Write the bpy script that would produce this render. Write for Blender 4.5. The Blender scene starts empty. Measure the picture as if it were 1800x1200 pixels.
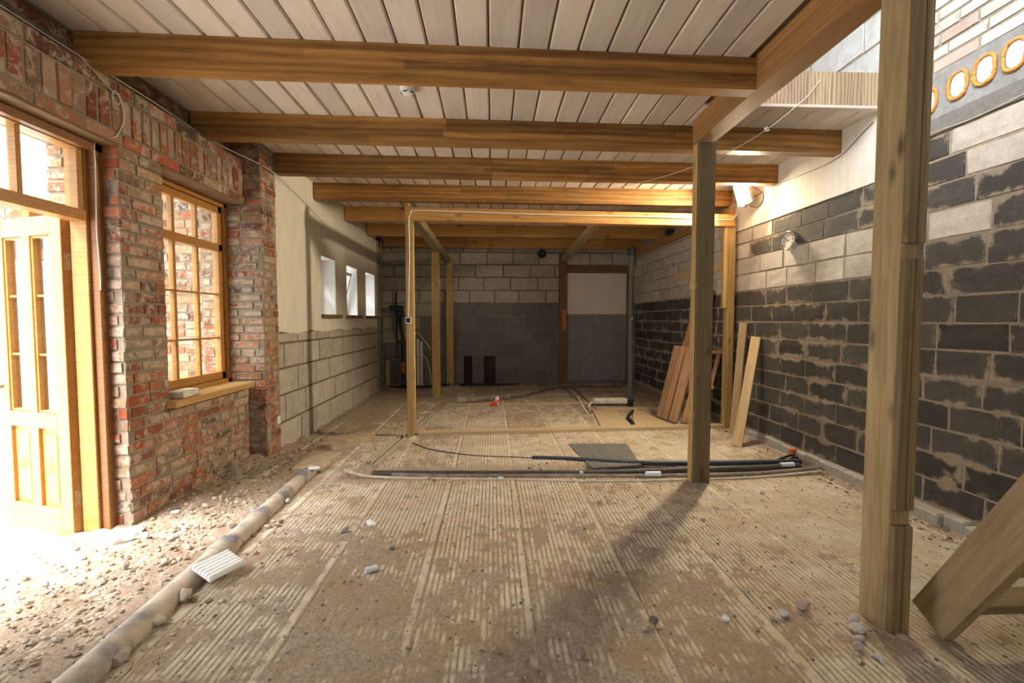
import bpy, bmesh, math, random
import numpy as np
from mathutils import Vector, Matrix
random.seed(7)
R = random.random
def U(a, b): return a + (b - a) * random.random()
PI = math.pi
SC = bpy.context.scene
COL = SC.collection

# ------------------------------------------------------------------ camera, world, lights, exposure
CAM_H = 1.40
YAW, PITCH, FPX = math.atan(34 / 800), math.atan(38 / 800), 800.0
cam_d = bpy.data.cameras.new('camera'); cam = bpy.data.objects.new('camera', cam_d); COL.objects.link(cam)
cam_d.sensor_width = 36; cam_d.lens = 16; cam_d.clip_start = 0.05
cam.location = (0, 0, CAM_H); cam.rotation_euler = (PI / 2 - PITCH, 0, -YAW)
SC.camera = cam
SC.view_settings.view_transform = 'Standard'; SC.view_settings.look = 'None'
SC.view_settings.gamma = 1; SC.view_settings.use_curve_mapping = False
SC.view_settings.exposure = 0.28

W = bpy.data.worlds.new('overcast_sky'); SC.world = W; W.use_nodes = True
bg = W.node_tree.nodes['Background']; bg.inputs[0].default_value = (0.93, 0.96, 1.0, 1); bg.inputs[1].default_value = 5.2

def area(name, loc, rot, sx, sy, power, col=(1, 1, 1), portal=False):
    d = bpy.data.lights.new(name, 'AREA'); d.shape = 'RECTANGLE'; d.size = sx; d.size_y = sy
    d.energy = power; d.color = col
    o = bpy.data.objects.new(name, d); COL.objects.link(o); o.location = loc; o.rotation_euler = rot
    if portal: d.cycles.is_portal = True
    return o
# soft sun on the porch outside the entrance
sd = bpy.data.lights.new('sun', 'SUN'); sd.energy = 17.0; sd.angle = math.radians(40); sd.color = (1.0, 0.96, 0.9)
so = bpy.data.objects.new('sun', sd); COL.objects.link(so)
so.rotation_euler = Vector((0.36, 0.52, -0.90)).to_track_quat('-Z', 'Y').to_euler()
# daylight of the hall windows behind the camera and of the upper storey over the stairwell
area('upper_storey_light', (0.3, 0.9, 4.7), (0, -0.90, 0), 1.2, 4.0, 290, (0.90, 0.95, 1.0))
area('window_portal', (0.35, -2.58, 1.65), (math.radians(90), 0, 0), 1.3, 1.3, 1, portal=True)
area('door_portal', (-2.72, 2.2, 1.24), (math.radians(90), 0, math.radians(-90)), 1.4, 2.45, 1, portal=True)
area('grid_window_portal', (-2.70, 3.91, 1.63), (math.radians(90), 0, math.radians(-90)), 1.08, 1.72, 1, portal=True)
for _y in (6.22, 7.22, 8.28): area('small_window_portal', (-2.56, _y, 1.85), (math.radians(90), 0, math.radians(-90)), .56, .76, 1, portal=True)

# ------------------------------------------------------------------ helpers
_f = Vector((math.sin(YAW) * math.cos(PITCH), math.cos(YAW) * math.cos(PITCH), -math.sin(PITCH)))
_r = Vector((math.cos(YAW), -math.sin(YAW), 0)); _u = _r.cross(_f)
def at(x, y, X=None, Y=None, Z=None):
    """measured photo point -> its place on a wall (X or Y) or level (Z)"""
    d = _f + _r * ((x - 900) / FPX) - _u * ((y - 600) / FPX)
    o = Vector((0, 0, CAM_H))
    if X is not None: return o + d * (X / d.x)
    if Y is not None: return o + d * (Y / d.y)
    return o + d * ((Z - CAM_H) / d.z)

class MB:
    """collects boxes, tubes, ... and links them as ONE mesh object"""
    def __init__(s): s.v = []; s.f = []; s.m = []; s.c = []; s.sm = []
    def add(s, vs, fs, mat=0, col=(.5, .5, .5), smooth=False, vcol=None):
        b = len(s.v); s.v += [tuple(p) for p in vs]
        for f in fs:
            s.f.append(tuple(b + i for i in f)); s.m.append(mat); s.sm.append(smooth)
        s.c += vcol if vcol else [col] * len(vs)
    def box(s, a, b, mat=0, col=(.5, .5, .5), M=None):
        x0, y0, z0 = a; x1, y1, z1 = b
        vs = [Vector(p) for p in ((x0, y0, z0), (x1, y0, z0), (x1, y1, z0), (x0, y1, z0), (x0, y0, z1), (x1, y0, z1), (x1, y1, z1), (x0, y1, z1))]
        if M: vs = [M @ p for p in vs]
        s.add(vs, [(0, 3, 2, 1), (4, 5, 6, 7), (0, 1, 5, 4), (1, 2, 6, 5), (2, 3, 7, 6), (3, 0, 4, 7)], mat, col)
    def cbox(s, a, b, e=.004, mat=0, col=(.5, .5, .5), M=None):
        """box with chamfered edges along its longest axis and ends"""
        bm = bmesh.new(); bmesh.ops.create_cube(bm, size=1)
        for v in bm.verts:
            v.co = Vector([a[i] + (v.co[i] + .5) * (b[i] - a[i]) for i in range(3)])
        bmesh.ops.bevel(bm, geom=bm.edges[:], offset=e, segments=1, affect='EDGES')
        bm.verts.ensure_lookup_table()
        vs = [(M @ v.co) if M else v.co.copy() for v in bm.verts]
        s.add(vs, [[v.index for v in f.verts] for f in bm.faces], mat, col); bm.free()
    def tube(s, pts, r, n=10, mat=0, col=(.5, .5, .5), caps=True, hollow=0):
        pts = [Vector(p) for p in pts]; rs = r if isinstance(r, (list, tuple)) else [r] * len(pts)
        b = []; t0 = (pts[1] - pts[0]).normalized()
        nrm = t0.orthogonal().normalized()
        for i, p in enumerate(pts):
            t = (pts[min(i + 1, len(pts) - 1)] - pts[max(i - 1, 0)])
            t = t.normalized() if t.length > 1e-9 else t0
            nrm = (nrm - t * nrm.dot(t)); nrm = nrm.normalized() if nrm.length > 1e-6 else t.orthogonal().normalized()
            bi = t.cross(nrm)
            for k in range(n):
                a = 2 * PI * k / n; b.append(p + (nrm * math.cos(a) + bi * math.sin(a)) * rs[i])
        fs = []
        for i in range(len(pts) - 1):
            for k in range(n):
                k2 = (k + 1) % n; fs.append((i * n + k, i * n + k2, (i + 1) * n + k2, (i + 1) * n + k))
        s.add(b, fs, mat, col, True)
        if caps:
            L = len(pts) - 1
            s.add(b[:n], [tuple(range(n - 1, -1, -1))], mat, col); s.add(b[L * n:], [tuple(range(n))], mat, col)
    def lathe(s, prof, n=24, mat=0, col=(.5, .5, .5), M=None):
        vs = []; fs = []
        for (r, z) in prof:
            for k in range(n):
                p = Vector((r * math.cos(2 * PI * k / n), r * math.sin(2 * PI * k / n), z)); vs.append(M @ p if M else p)
        for i in range(len(prof) - 1):
            for k in range(n):
                k2 = (k + 1) % n; fs.append((i * n + k, i * n + k2, (i + 1) * n + k2, (i + 1) * n + k))
        s.add(vs, fs, mat, col, True)
        L = len(prof) - 1
        s.add(vs[:n], [tuple(range(n - 1, -1, -1))], mat, col); s.add(vs[L * n:], [tuple(range(n))], mat, col)
    def build(s, name, mats, parent=None, loc=None, rot=None):
        me = bpy.data.meshes.new(name); me.from_pydata(s.v, [], s.f)
        if not isinstance(mats, (list, tuple)): mats = [mats]
        for m in mats: me.materials.append(m)
        me.polygons.foreach_set('material_index', s.m); me.polygons.foreach_set('use_smooth', s.sm)
        a = me.color_attributes.new('tone', 'FLOAT_COLOR', 'POINT')
        arr = np.ones((len(s.v), 4), dtype=np.float32); arr[:, :3] = np.array(s.c, dtype=np.float32).reshape(-1, 3)
        a.data.foreach_set('color', arr.ravel()); me.update()
        o = bpy.data.objects.new(name, me); COL.objects.link(o)
        if parent is not None: o.parent = parent
        if loc is not None: o.location = loc
        if rot is not None: o.rotation_euler = rot
        return o

def tag(o, label, cat, group=None, kind=None):
    o['label'] = label; o['category'] = cat
    if group: o['group'] = group
    if kind: o['kind'] = kind
    return o
def struct(o, label=None, cat=None):
    o['kind'] = 'structure'
    if label: o['label'] = label; o['category'] = cat
    return o
def empty(name, loc=(0, 0, 0), rot=(0, 0, 0)):
    o = bpy.data.objects.new(name, None); COL.objects.link(o); o.location = loc; o.rotation_euler = rot
    o.empty_display_size = .1; return o
def thing(name, label, cat, loc=(0, 0, 0), rot=(0, 0, 0), group=None, kind=None):
    return tag(empty(name, loc, rot), label, cat, group, kind)
def spline(pts, k=6):
    P = [Vector(p) for p in pts]; out = []
    for i in range(len(P) - 1):
        p0 = P[max(i - 1, 0)]; p1 = P[i]; p2 = P[i + 1]; p3 = P[min(i + 2, len(P) - 1)]
        for j in range(k):
            t = j / k
            out.append(.5 * (2 * p1 + (p2 - p0) * t + (2 * p0 - 5 * p1 + 4 * p2 - p3) * t * t + (3 * p1 - p0 - 3 * p2 + p3) * t ** 3))
    out.append(P[-1]); return out

# ------------------------------------------------------------------ materials
class NT:
    def __init__(s, name, rough=.8, spec=.3):
        s.mat = bpy.data.materials.new(name); s.mat.use_nodes = True
        s.t = s.mat.node_tree; s.n = s.t.nodes; s.b = s.n['Principled BSDF']
        s.b.inputs['Roughness'].default_value = rough; s.b.inputs['Specular IOR Level'].default_value = spec
    def link(s, a, b): s.t.links.new(a, b)
    def node(s, typ, **kw):
        n = s.n.new(typ)
        for k, v in kw.items(): setattr(n, k, v)
        return n
    def coord(s, scale=(1, 1, 1), rnd=False):
        tc = s.node('ShaderNodeTexCoord'); out = tc.outputs['Object']
        if rnd:
            oi = s.node('ShaderNodeObjectInfo'); m = s.node('ShaderNodeVectorMath', operation='SCALE'); m.inputs[0].default_value = (37, 17, 53)
            s.link(oi.outputs['Random'], m.inputs['Scale']); ad = s.node('ShaderNodeVectorMath', operation='ADD')
            s.link(out, ad.inputs[0]); s.link(m.outputs[0], ad.inputs[1]); out = ad.outputs[0]
        mp = s.node('ShaderNodeMapping'); mp.inputs['Scale'].default_value = scale; s.link(out, mp.inputs[0]); return mp.outputs[0]
    def noise(s, vec, scale=5, detail=6, rough=.6, dist=0):
        n = s.node('ShaderNodeTexNoise'); n.inputs['Scale'].default_value = scale; n.inputs['Detail'].default_value = detail
        n.inputs['Roughness'].default_value = rough; n.inputs['Distortion'].default_value = dist; s.link(vec, n.inputs['Vector']); return n.outputs[0]
    def ramp(s, fac, stops):
        r = s.node('ShaderNodeValToRGB'); e = r.color_ramp.elements
        while len(e) > 1: e.remove(e[-1])
        e[0].position = stops[0][0]; c = stops[0][1]; e[0].color = (*c, 1) if isinstance(c, tuple) else (c, c, c, 1)
        for p, c in stops[1:]:
            x = e.new(p); x.color = (*c, 1) if isinstance(c, tuple) else (c, c, c, 1)
        s.link(fac, r.inputs[0]); return r.outputs[0]
    def mix(s, fac, a, b, mode='MIX'):
        m = s.node('ShaderNodeMix', data_type='RGBA', blend_type=mode); m.clamp_factor = True
        for sock, v in ((m.inputs[0], fac), (m.inputs[6], a), (m.inputs[7], b)):
            if hasattr(v, 'node'): s.link(v, sock)
            elif isinstance(v, (int, float)): sock.default_value = v
            else: sock.default_value = (*v, 1)
        return m.outputs[2]
    def math(s, op, a, b=None):
        m = s.node('ShaderNodeMath', operation=op)
        for sock, v in ((m.inputs[0], a), (m.inputs[1], b)):
            if v is None: continue
            if hasattr(v, 'node'): s.link(v, sock)
            else: sock.default_value = v
        return m.outputs[0]
    def attr(s, ch=None):
        a = s.node('ShaderNodeAttribute', attribute_name='tone')
        if ch is None: return a.outputs['Color']
        sp = s.node('ShaderNodeSeparateColor'); s.link(a.outputs['Color'], sp.inputs[0]); return sp.outputs[ch]
    def color(s, c):
        if hasattr(c, 'node'): s.link(c, s.b.inputs['Base Color'])
        else: s.b.inputs['Base Color'].default_value = (*c, 1)
        return s
    def bump(s, h, strength=.4, dist=.01):
        b = s.node('ShaderNodeBump'); b.inputs['Strength'].default_value = strength; b.inputs['Distance'].default_value = dist
        s.link(h, b.inputs['Height']); s.link(b.outputs[0], s.b.inputs['Normal']); return s

def plain(name, c, rough=.6, metal=0, var=.25, scale=20, spec=.4, bump=0):
    m = NT(name, rough, spec); n = m.noise(m.coord(), scale, 5)
    d = tuple(x * (1 - var) for x in c); l = tuple(min(1, x * (1 + var)) for x in c)
    m.color(m.ramp(n, [(.3, d), (.7, l)])); m.b.inputs['Metallic'].default_value = metal
    if bump: m.bump(n, bump, .01)
    return m.mat

def wood(name, dark, mid, light, rough=.6, grain=1.0, knots=.5, stain=0.0, tone=.5, rings=.5):
    """timber: grain runs along local X; 'tone' attribute lightens or darkens a lamella"""
    m = NT(name, rough, .35)
    n1 = m.noise(m.coord((1.3, 16 * grain, 16 * grain), True), 1.6, 8, .65, .8)
    n2 = m.noise(m.coord((2.5, 110, 110), True), 1.0, 4, .6)
    w = m.node('ShaderNodeTexWave', wave_type='BANDS', bands_direction='Z'); w.inputs['Scale'].default_value = 5.5 * grain
    w.inputs['Distortion'].default_value = 7; w.inputs['Detail'].default_value = 3; w.inputs['Detail Scale'].default_value = .7
    m.link(m.coord((.35, 2.0, 2.0), True), w.inputs['Vector'])
    g = m.math('ADD', m.math('MULTIPLY', n1, .62 - .3 * rings), m.math('MULTIPLY', n2, .38))
    g = m.math('ADD', g, m.math('MULTIPLY', w.outputs['Fac'], .3 * rings))
    c = m.ramp(g, [(.25, dark), (.47, mid), (.72, light)])
    t = m.math('ADD', m.math('MULTIPLY', m.math('SUBTRACT', m.attr(0), .5), tone * 1.4), 1.0)
    vm = m.node('ShaderNodeVectorMath', operation='SCALE'); m.link(c, vm.inputs[0]); m.link(t, vm.inputs['Scale']); c = vm.outputs[0]
    if knots:
        v = m.node('ShaderNodeTexVoronoi'); v.inputs['Scale'].default_value = 1.0
        m.link(m.coord((2.6, 7, 7), True), v.inputs['Vector'])
        k = m.ramp(v.outputs['Distance'], [(.05, 1.0), (.14, .35), (.2, 0.0)])
        c = m.mix(m.math('MULTIPLY', k, knots), c, tuple(x * .35 for x in dark))
    if stain:
        s = m.noise(m.coord((.8, 3, 3), True), 2.2, 5, .65); s = m.ramp(s, [(.55, 0.0), (.72, 1.0)])
        c = m.mix(m.math('MULTIPLY', s, stain), c, tuple(x * .4 for x in dark))
    m.color(c); m.bump(g, .25, .004); return m.mat

def masonry_mat(name, smear_col, smear=.5, speck=.3, fine=120, lime=None, lime_amt=0, bump=.5, rough=.92):
    """colour from the brick's own 'tone' colour (edge closeness in blue is kept apart in material slot), smeared with mortar"""
    m = NT(name, rough, .15); co = m.coord()
    base = m.attr(); n = m.noise(co, 9, 8, .68); f = m.noise(co, fine, 3, .7); big = m.noise(co, 2.3, 4, .6)
    c = m.mix(m.ramp(f, [(.35, speck), (.62, 0.0)]), base, (0.02, 0.018, 0.016))
    vv = m.math('ADD', m.math('MULTIPLY', n, .9), .55)
    vm = m.node('ShaderNodeVectorMath', operation='SCALE'); m.link(c, vm.inputs[0]); m.link(vv, vm.inputs['Scale']); c = vm.outputs[0]
    e = m.node('ShaderNodeAttribute', attribute_name='edge').outputs['Fac']
    if lime:
        l = m.noise(co, 13, 9, .78, .5); l = m.ramp(m.math('ADD', m.math('MULTIPLY', l, .8), m.math('MULTIPLY', big, .3)), [(.54, 0.0), (.60, 1.0)])
        c = m.mix(m.math('MULTIPLY', l, lime_amt), c, lime)
    sm = m.math('ADD', m.math('MULTIPLY', e, .12), m.math('ADD', m.math('MULTIPLY', n, .35), m.math('MULTIPLY', big, .55)))
    sm = m.ramp(sm, [(.67 - .22 * smear, 0.0), (.73 - .22 * smear, 1.0)])
    sc = m.mix(f, tuple(x * .75 for x in smear_col), smear_col)
    c = m.mix(m.math('MULTIPLY', sm, .9), c, sc)
    m.color(c); m.bump(m.math('ADD', m.math('MULTIPLY', n, .6), m.math('MULTIPLY', f, .4)), bump, .012); return m.mat

def mortar_mat(name, c1, c2, bump=.6):
    m = NT(name, .95, .1); co = m.coord(); n = m.noise(co, 26, 8, .7); big = m.noise(co, 1.7, 4)
    m.color(m.mix(m.ramp(big, [(.35, 0.0), (.65, 1.0)]), m.ramp(n, [(.3, tuple(x * .65 for x in c1)), (.7, c1)]), m.ramp(n, [(.3, tuple(x * .65 for x in c2)), (.7, c2)])))
    m.bump(n, bump, .012); return m.mat

def plaster_mat(name, c, dirt, amt=.5):
    m = NT(name, .9, .15); n = m.noise(m.coord((3, 3, .8)), 4, 7, .65); k = m.noise(m.coord(), 60, 4, .6)
    m.color(m.mix(m.math('MULTIPLY', m.ramp(n, [(.45, 0.0), (.72, 1.0)]), amt), c, dirt)); m.bump(k, .2, .006); return m.mat

def vcol_mat(name, rough=.9, bump=.5, scale=40):
    m = NT(name, rough, .2); n = m.noise(m.coord(), scale, 5, .65)
    vm = m.node('ShaderNodeVectorMath', operation='SCALE'); m.link(m.attr(), vm.inputs[0]); m.link(m.math('ADD', m.math('MULTIPLY', n, .8), .6), vm.inputs['Scale'])
    m.color(vm.outputs[0]); m.bump(n, bump, .01); return m.mat

M = {}
M['brick'] = masonry_mat('old_red_brick', (0.33, 0.27, 0.20), .50, .25, 90, (0.47, 0.38, 0.29), .8, 1.0)
M['porch_brick'] = masonry_mat('porch_brick', (0.44, 0.37, 0.30), .35, .1, 90, (0.54, 0.44, 0.36), .7, .6)
M['mortar'] = mortar_mat('brick_mortar', (0.36, 0.30, 0.23), (0.27, 0.22, 0.17))
M['block'] = masonry_mat('concrete_block', (0.42, 0.34, 0.25), .52, .55, 150, None, 0, .7)
M['block_mortar'] = mortar_mat('block_mortar', (0.46, 0.38, 0.28), (0.37, 0.31, 0.23))
M['paleblock'] = masonry_mat('aerated_block', (0.34, 0.28, 0.21), .22, .12, 70, None, 0, .35)
M['greyblock'] = masonry_mat('grey_block', (0.20, 0.185, 0.165), .10, .3, 120, None, 0, .4)
M['palemortar'] = mortar_mat('pale_mortar', (0.30, 0.28, 0.25), (0.22, 0.20, 0.18))
M['darkmortar'] = mortar_mat('dark_mortar', (0.17, 0.13, 0.10), (0.24, 0.19, 0.14))
M['limebrick'] = masonry_mat('lime_brick', (0.50, 0.48, 0.44), .25, .15, 90, None, 0, .4)
M['greymortar'] = mortar_mat('grey_mortar', (0.32, 0.31, 0.29), (0.38, 0.37, 0.35))
M['concrete'] = mortar_mat('slab_concrete', (0.42, 0.41, 0.39), (0.33, 0.32, 0.31))
M['conc_dark'] = mortar_mat('beam_concrete', (0.27, 0.25, 0.22), (0.22, 0.21, 0.19))
M['foundation'] = mortar_mat('foundation_concrete', (0.58, 0.55, 0.50), (0.44, 0.40, 0.34))
M['plaster'] = plaster_mat('cream_plaster', (0.68, 0.64, 0.56), (0.52, 0.47, 0.39), .5)
M['plaster_white'] = plaster_mat('white_plaster', (0.78, 0.74, 0.66), (0.55, 0.47, 0.36), .5)
M['reveal'] = plaster_mat('white_reveal', (0.84, 0.86, 0.88), (0.75, 0.76, 0.78), .3)
M['panel'] = plaster_mat('white_wall_panel', (0.76, 0.70, 0.62), (0.64, 0.58, 0.51), .4)
M['grey_panel'] = plaster_mat('grey_wall_panel', (0.24, 0.24, 0.235), (0.36, 0.355, 0.34), .8)
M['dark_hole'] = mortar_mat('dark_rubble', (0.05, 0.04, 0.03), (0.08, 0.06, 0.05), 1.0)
M['beam'] = wood('oiled_beam', (0.12, 0.052, 0.014), (0.27, 0.13, 0.034), (0.42, 0.23, 0.068), .5, .5, .05, .45, .75, .55)
M['girder'] = wood('girder_timber', (0.18, 0.085, 0.028), (0.34, 0.17, 0.06), (0.46, 0.26, 0.105), .55, .8, .1, .25, .5, .35)
M['frame_beam'] = wood('joist_pine', (0.24, 0.115, 0.03), (0.42, 0.22, 0.065), (0.52, 0.31, 0.11), .6, .7, .8, .1, .5, .5)
M['old_post'] = wood('weathered_post', (0.16, 0.115, 0.058), (0.34, 0.25, 0.125), (0.50, 0.38, 0.20), .75, 1.0, .8, .35, .9, .3)
M['post_pine'] = wood('pine_post', (0.24, 0.145, 0.05), (0.41, 0.265, 0.10), (0.55, 0.39, 0.17), .65, .8, .6, .15, .5, .5)
M['plank_red'] = wood('red_brown_plank', (0.21, 0.115, 0.055), (0.35, 0.20, 0.10), (0.46, 0.29, 0.16), .65, .9, .3, 0, .5, .4)
M['plank_pale'] = wood('pale_plank', (0.34, 0.22, 0.10), (0.52, 0.37, 0.19), (0.64, 0.48, 0.28), .7, .9, .4, 0, .5, .4)
M['stringer'] = wood('stringer_timber', (0.19, 0.13, 0.07), (0.33, 0.23, 0.125), (0.43, 0.32, 0.19), .75, .6, .35, .4, .5, .2)
M['door_wood'] = wood('door_timber', (0.24, 0.10, 0.022), (0.37, 0.175, 0.045), (0.46, 0.245, 0.08), .35, 1.2, .1, 0, .4, .25)
M['frame_dark'] = wood('dark_door_frame', (0.13, 0.05, 0.015), (0.22, 0.09, 0.03), (0.30, 0.13, 0.045), .45, 1.2, .1, 0, .4, .3)
M['fascia'] = wood('fascia_pine', (0.13, 0.08, 0.045), (0.34, 0.25, 0.155), (0.48, 0.37, 0.25), .7, 1.0, .15, 0, .7, .8)
M['board_floor'] = wood('dusty_board', (0.34, 0.24, 0.14), (0.48, 0.36, 0.22), (0.58, 0.46, 0.30), .85, .5, .1, .1, .4, .3)
M['ceil'] = wood('whitewashed_board', (0.52, 0.43, 0.36), (0.66, 0.57, 0.49), (0.74, 0.66, 0.58), .6, .5, .06, 0, .35, .35)
M['groove'] = plain('board_groove', (0.12, 0.075, 0.04), .8)
M['sillwood'] = wood('oak_sill', (0.28, 0.15, 0.05), (0.46, 0.28, 0.10), (0.58, 0.40, 0.18), .5, 1, .1, 0, .4, .4)
M['darksill'] = wood('brown_sill', (0.09, 0.05, 0.02), (0.16, 0.09, 0.04), (0.22, 0.13, 0.06), .6, 1, .1, 0, .4, .4)
M['steel'] = plain('zinc_steel', (0.55, 0.54, 0.52), .35, 1, .15, 30)
M['hinge'] = plain('aged_hinge', (0.40, 0.32, 0.22), .45, 1, .3, 60)
M['black'] = plain('black_plastic', (0.018, 0.018, 0.02), .5, 0, .3)
M['white_plastic'] = plain('white_plastic', (0.80, 0.79, 0.76), .4, 0, .05)
M['dark_plastic'] = plain('dark_grey_plastic', (0.075, 0.077, 0.08), .5, 0, .2)
M['grey_plastic'] = plain('grey_plastic', (0.30, 0.30, 0.31), .5, 0, .15)
M['drain'] = None
M['cord'] = plain('pale_cord', (0.62, 0.57, 0.48), .7, 0, .15)
M['white_cable'] = plain('white_cable', (0.78, 0.74, 0.66), .5, 0, .1)
M['grey_cable'] = plain('grey_cable', (0.25, 0.25, 0.24), .5, 0, .1)
M['hose'] = plain('dusty_black_hose', (0.055, 0.052, 0.048), .6, 0, .5, 12)
M['bluehose'] = plain('blue_black_hose', (0.03, 0.042, 0.07), .5, 0, .3, 12)
M['dustpipe'] = plain('dusty_grey_pipe', (0.20, 0.175, 0.14), .8, 0, .4, 9)
M['conduit'] = plain('dusty_conduit', (0.50, 0.44, 0.36), .75, 0, .2, 14)
M['foam'] = plain('white_foam', (0.82, 0.85, 0.88), .85, 0, .05, 60, .2, .3)
M['foam_dirty'] = plain('dirty_foam', (0.66, 0.61, 0.52), .9, 0, .25, 14, .2, .3)
M['bluefoam'] = plain('blue_white_plastic', (0.66, 0.76, 0.84), .5, 0, .1)
M['pu'] = plain('orange_pu_foam', (0.62, 0.30, 0.08), .8, 0, .35, 60, .2, .8)
M['red'] = plain('red_plastic', (0.55, 0.06, 0.03), .45, 0, .15)
M['orange_brick'] = plain('broken_red_brick', (0.52, 0.17, 0.08), .9, 0, .2, 40, .2, .4)
M['stone'] = vcol_mat('rubble_stone', .95, .7, 90)
M['dusty_board'] = plain('dusty_insulation', (0.44, 0.35, 0.25), .9, 0, .3, 9, .2, .5)
M['cream'] = plain('clock_dial', (0.72, 0.68, 0.58), .5, 0, .03)
M['chrome'] = plain('chrome', (0.62, 0.62, 0.64), .18, 1, .05)
M['patch_grey'] = plain('dark_ridged_patch', (0.17, 0.165, 0.16), .7, 0, .3, 40)
M['porch_white'] = plain('porch_soffit', (0.80, 0.76, 0.68), .7, 0, .05)
M['ground'] = plain('pale_paving', (0.72, 0.70, 0.66), .9, 0, .15, 6)
M['leaf'] = plain('garden_green', (0.10, 0.20, 0.05), .8, 0, .5, 12)
def glass_mat():
    m = NT('window_glass'); t = m.t
    tr = m.node('ShaderNodeBsdfTransparent'); tr.inputs[0].default_value = (.94, .96, .95, 1)
    gl = m.node('ShaderNodeBsdfGlossy'); gl.inputs['Roughness'].default_value = .02
    fr = m.node('ShaderNodeLayerWeight'); fr.inputs[0].default_value = .12
    mx = m.node('ShaderNodeMixShader'); m.link(m.math('MULTIPLY', fr.outputs['Fresnel'], .5), mx.inputs[0]); m.link(tr.outputs[0], mx.inputs[1]); m.link(gl.outputs[0], mx.inputs[2])
    m.link(mx.outputs[0], m.n['Material Output'].inputs[0]); return m.mat
M['glass'] = glass_mat()
def drain_mat():
    m = NT('dusty_drain_pipe', .7, .3); co = m.coord(); n = m.noise(co, 5, 6, .6)
    m.color(m.ramp(n, [(.38, (0.17, 0.17, 0.19)), (.52, (0.42, 0.36, 0.29)), (.7, (0.55, 0.47, 0.38))])); m.bump(n, .2, .01); return m.mat
M['drain'] = drain_mat()
def emit(name, col, s):
    m = bpy.data.materials.new(name); m.use_nodes = True; t = m.node_tree; t.nodes.remove(t.nodes['Principled BSDF'])
    e = t.nodes.new('ShaderNodeEmission'); e.inputs[0].default_value = (*col, 1); e.inputs[1].default_value = s
    t.links.new(e.outputs[0], t.nodes['Material Output'].inputs[0]); return m
M['lamp'] = emit('lit_diodes', (1.0, 0.84, 0.58), 1050)

# ------------------------------------------------------------------ masonry generator
class Masonry(MB):
    pale = None
    def __init__(s): super().__init__(); s.edge = {}
    def wall(s, O, ud, vd, u0, u1, rows, length, colf, excl=(), rise=.008, joint=.012, inset=.004, ring=.02, jit=.003, mat=0, stagger=.5, stretch=.18):
        """rows: (v0,v1); bricks stand 'rise' proud of the mortar face; excl: (u0,u1,v0,v1)"""
        O = Vector(O); ud = Vector(ud); vd = Vector(vd); nd = ud.cross(vd)
        for ri, (v0, v1) in enumerate(rows):
            iv = [(u0, u1)]
            for (a, b, c, d) in excl:
                if min(v1, d) - max(v0, c) > .45 * (v1 - v0):
                    nv = []
                    for (p, q) in iv:
                        if b <= p or a >= q: nv.append((p, q)); continue
                        if a > p: nv.append((p, a))
                        if b < q: nv.append((b, q))
                    iv = nv
            L = length(ri) if callable(length) else length
            u = u0 - (ri % 2) * stagger * L - R() * .1 * L; first = True
            while u < u1:
                l = L * U(1 - stretch, 1 + stretch)
                if callable(length) is False and stretch > .17 and R() < .28: l = L * .5
                for (p, q) in iv:
                    a = max(u, p); b = min(u + l, q)
                    if b - a > min(.05, .3 * L): s.brick(O, ud, vd, nd, a + (joint / 2 if a > p + .001 else 0), b - (joint / 2 if b < q - .001 else 0), v0 + joint / 2, v1 - joint / 2, colf(ri, (a + b) / 2, (v0 + v1) / 2), rise * U(.5, 1.3), inset, ring, jit, mat)
                u += l
    def brick(s, O, ud, vd, nd, a, b, c, d, col, h, inset, ring, jit, mat):
        j = lambda: U(-jit, jit)
        ring = min(ring, (b - a) * .33, (d - c) * .33)
        vs = []; cs = []
        if s.pale is not None and col[0] > .26: mat = s.pale
        for k, (i, n) in enumerate(((0, -.004), (inset, h), (inset + ring, h))):
            for (u, v) in ((a + i, c + i), (b - i, c + i), (b - i, d - i), (a + i, d - i)):
                vs.append(O + ud * (u + j()) + vd * (v + j()) + nd * (n + (j() * .5 if k else 0)))
        base = len(s.v)
        fs = []
        for k in (0, 4):
            for i in range(4):
                i2 = (i + 1) % 4; fs.append((k + i, k + i2, k + 4 + i2, k + 4 + i))
        fs.append((8, 9, 10, 11))
        s.add(vs, fs, mat, col)
        for i in range(8): s.edge[base + i] = 1.0
    def slab(s, O, ud, vd, u0, u1, v0, v1, T, excl=(), mat=1):
        O = Vector(O); ud = Vector(ud); vd = Vector(vd); nd = ud.cross(vd)
        us = sorted({u0, u1, *[min(max(e[i], u0), u1) for e in excl for i in (0, 1)]}); vs_ = sorted({v0, v1, *[min(max(e[i], v0), v1) for e in excl for i in (2, 3)]})
        for i in range(len(us) - 1):
            for k in range(len(vs_) - 1):
                cu = (us[i] + us[i + 1]) / 2; cv = (vs_[k] + vs_[k + 1]) / 2
                if any(e[0] < cu < e[1] and e[2] < cv < e[3] for e in excl): continue
                P = [O + ud * u + vd * v + nd * n for n in (-T, 0) for (u, v) in ((us[i], vs_[k]), (us[i + 1], vs_[k]), (us[i + 1], vs_[k + 1]), (us[i], vs_[k + 1]))]
                s.add(P, [(0, 3, 2, 1), (4, 5, 6, 7), (0, 1, 5, 4), (1, 2, 6, 5), (2, 3, 7, 6), (3, 0, 4, 7)], mat, (.5, .5, .5))
    def build(s, name, mats, parent=None, **k):
        o = super().build(name, mats, parent, **k)
        a = o.data.attributes.new('edge', 'FLOAT', 'POINT'); arr = np.zeros(len(s.v), dtype=np.float32)
        for i in s.edge: arr[i] = 1
        a.data.foreach_set('value', arr); return o

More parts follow.
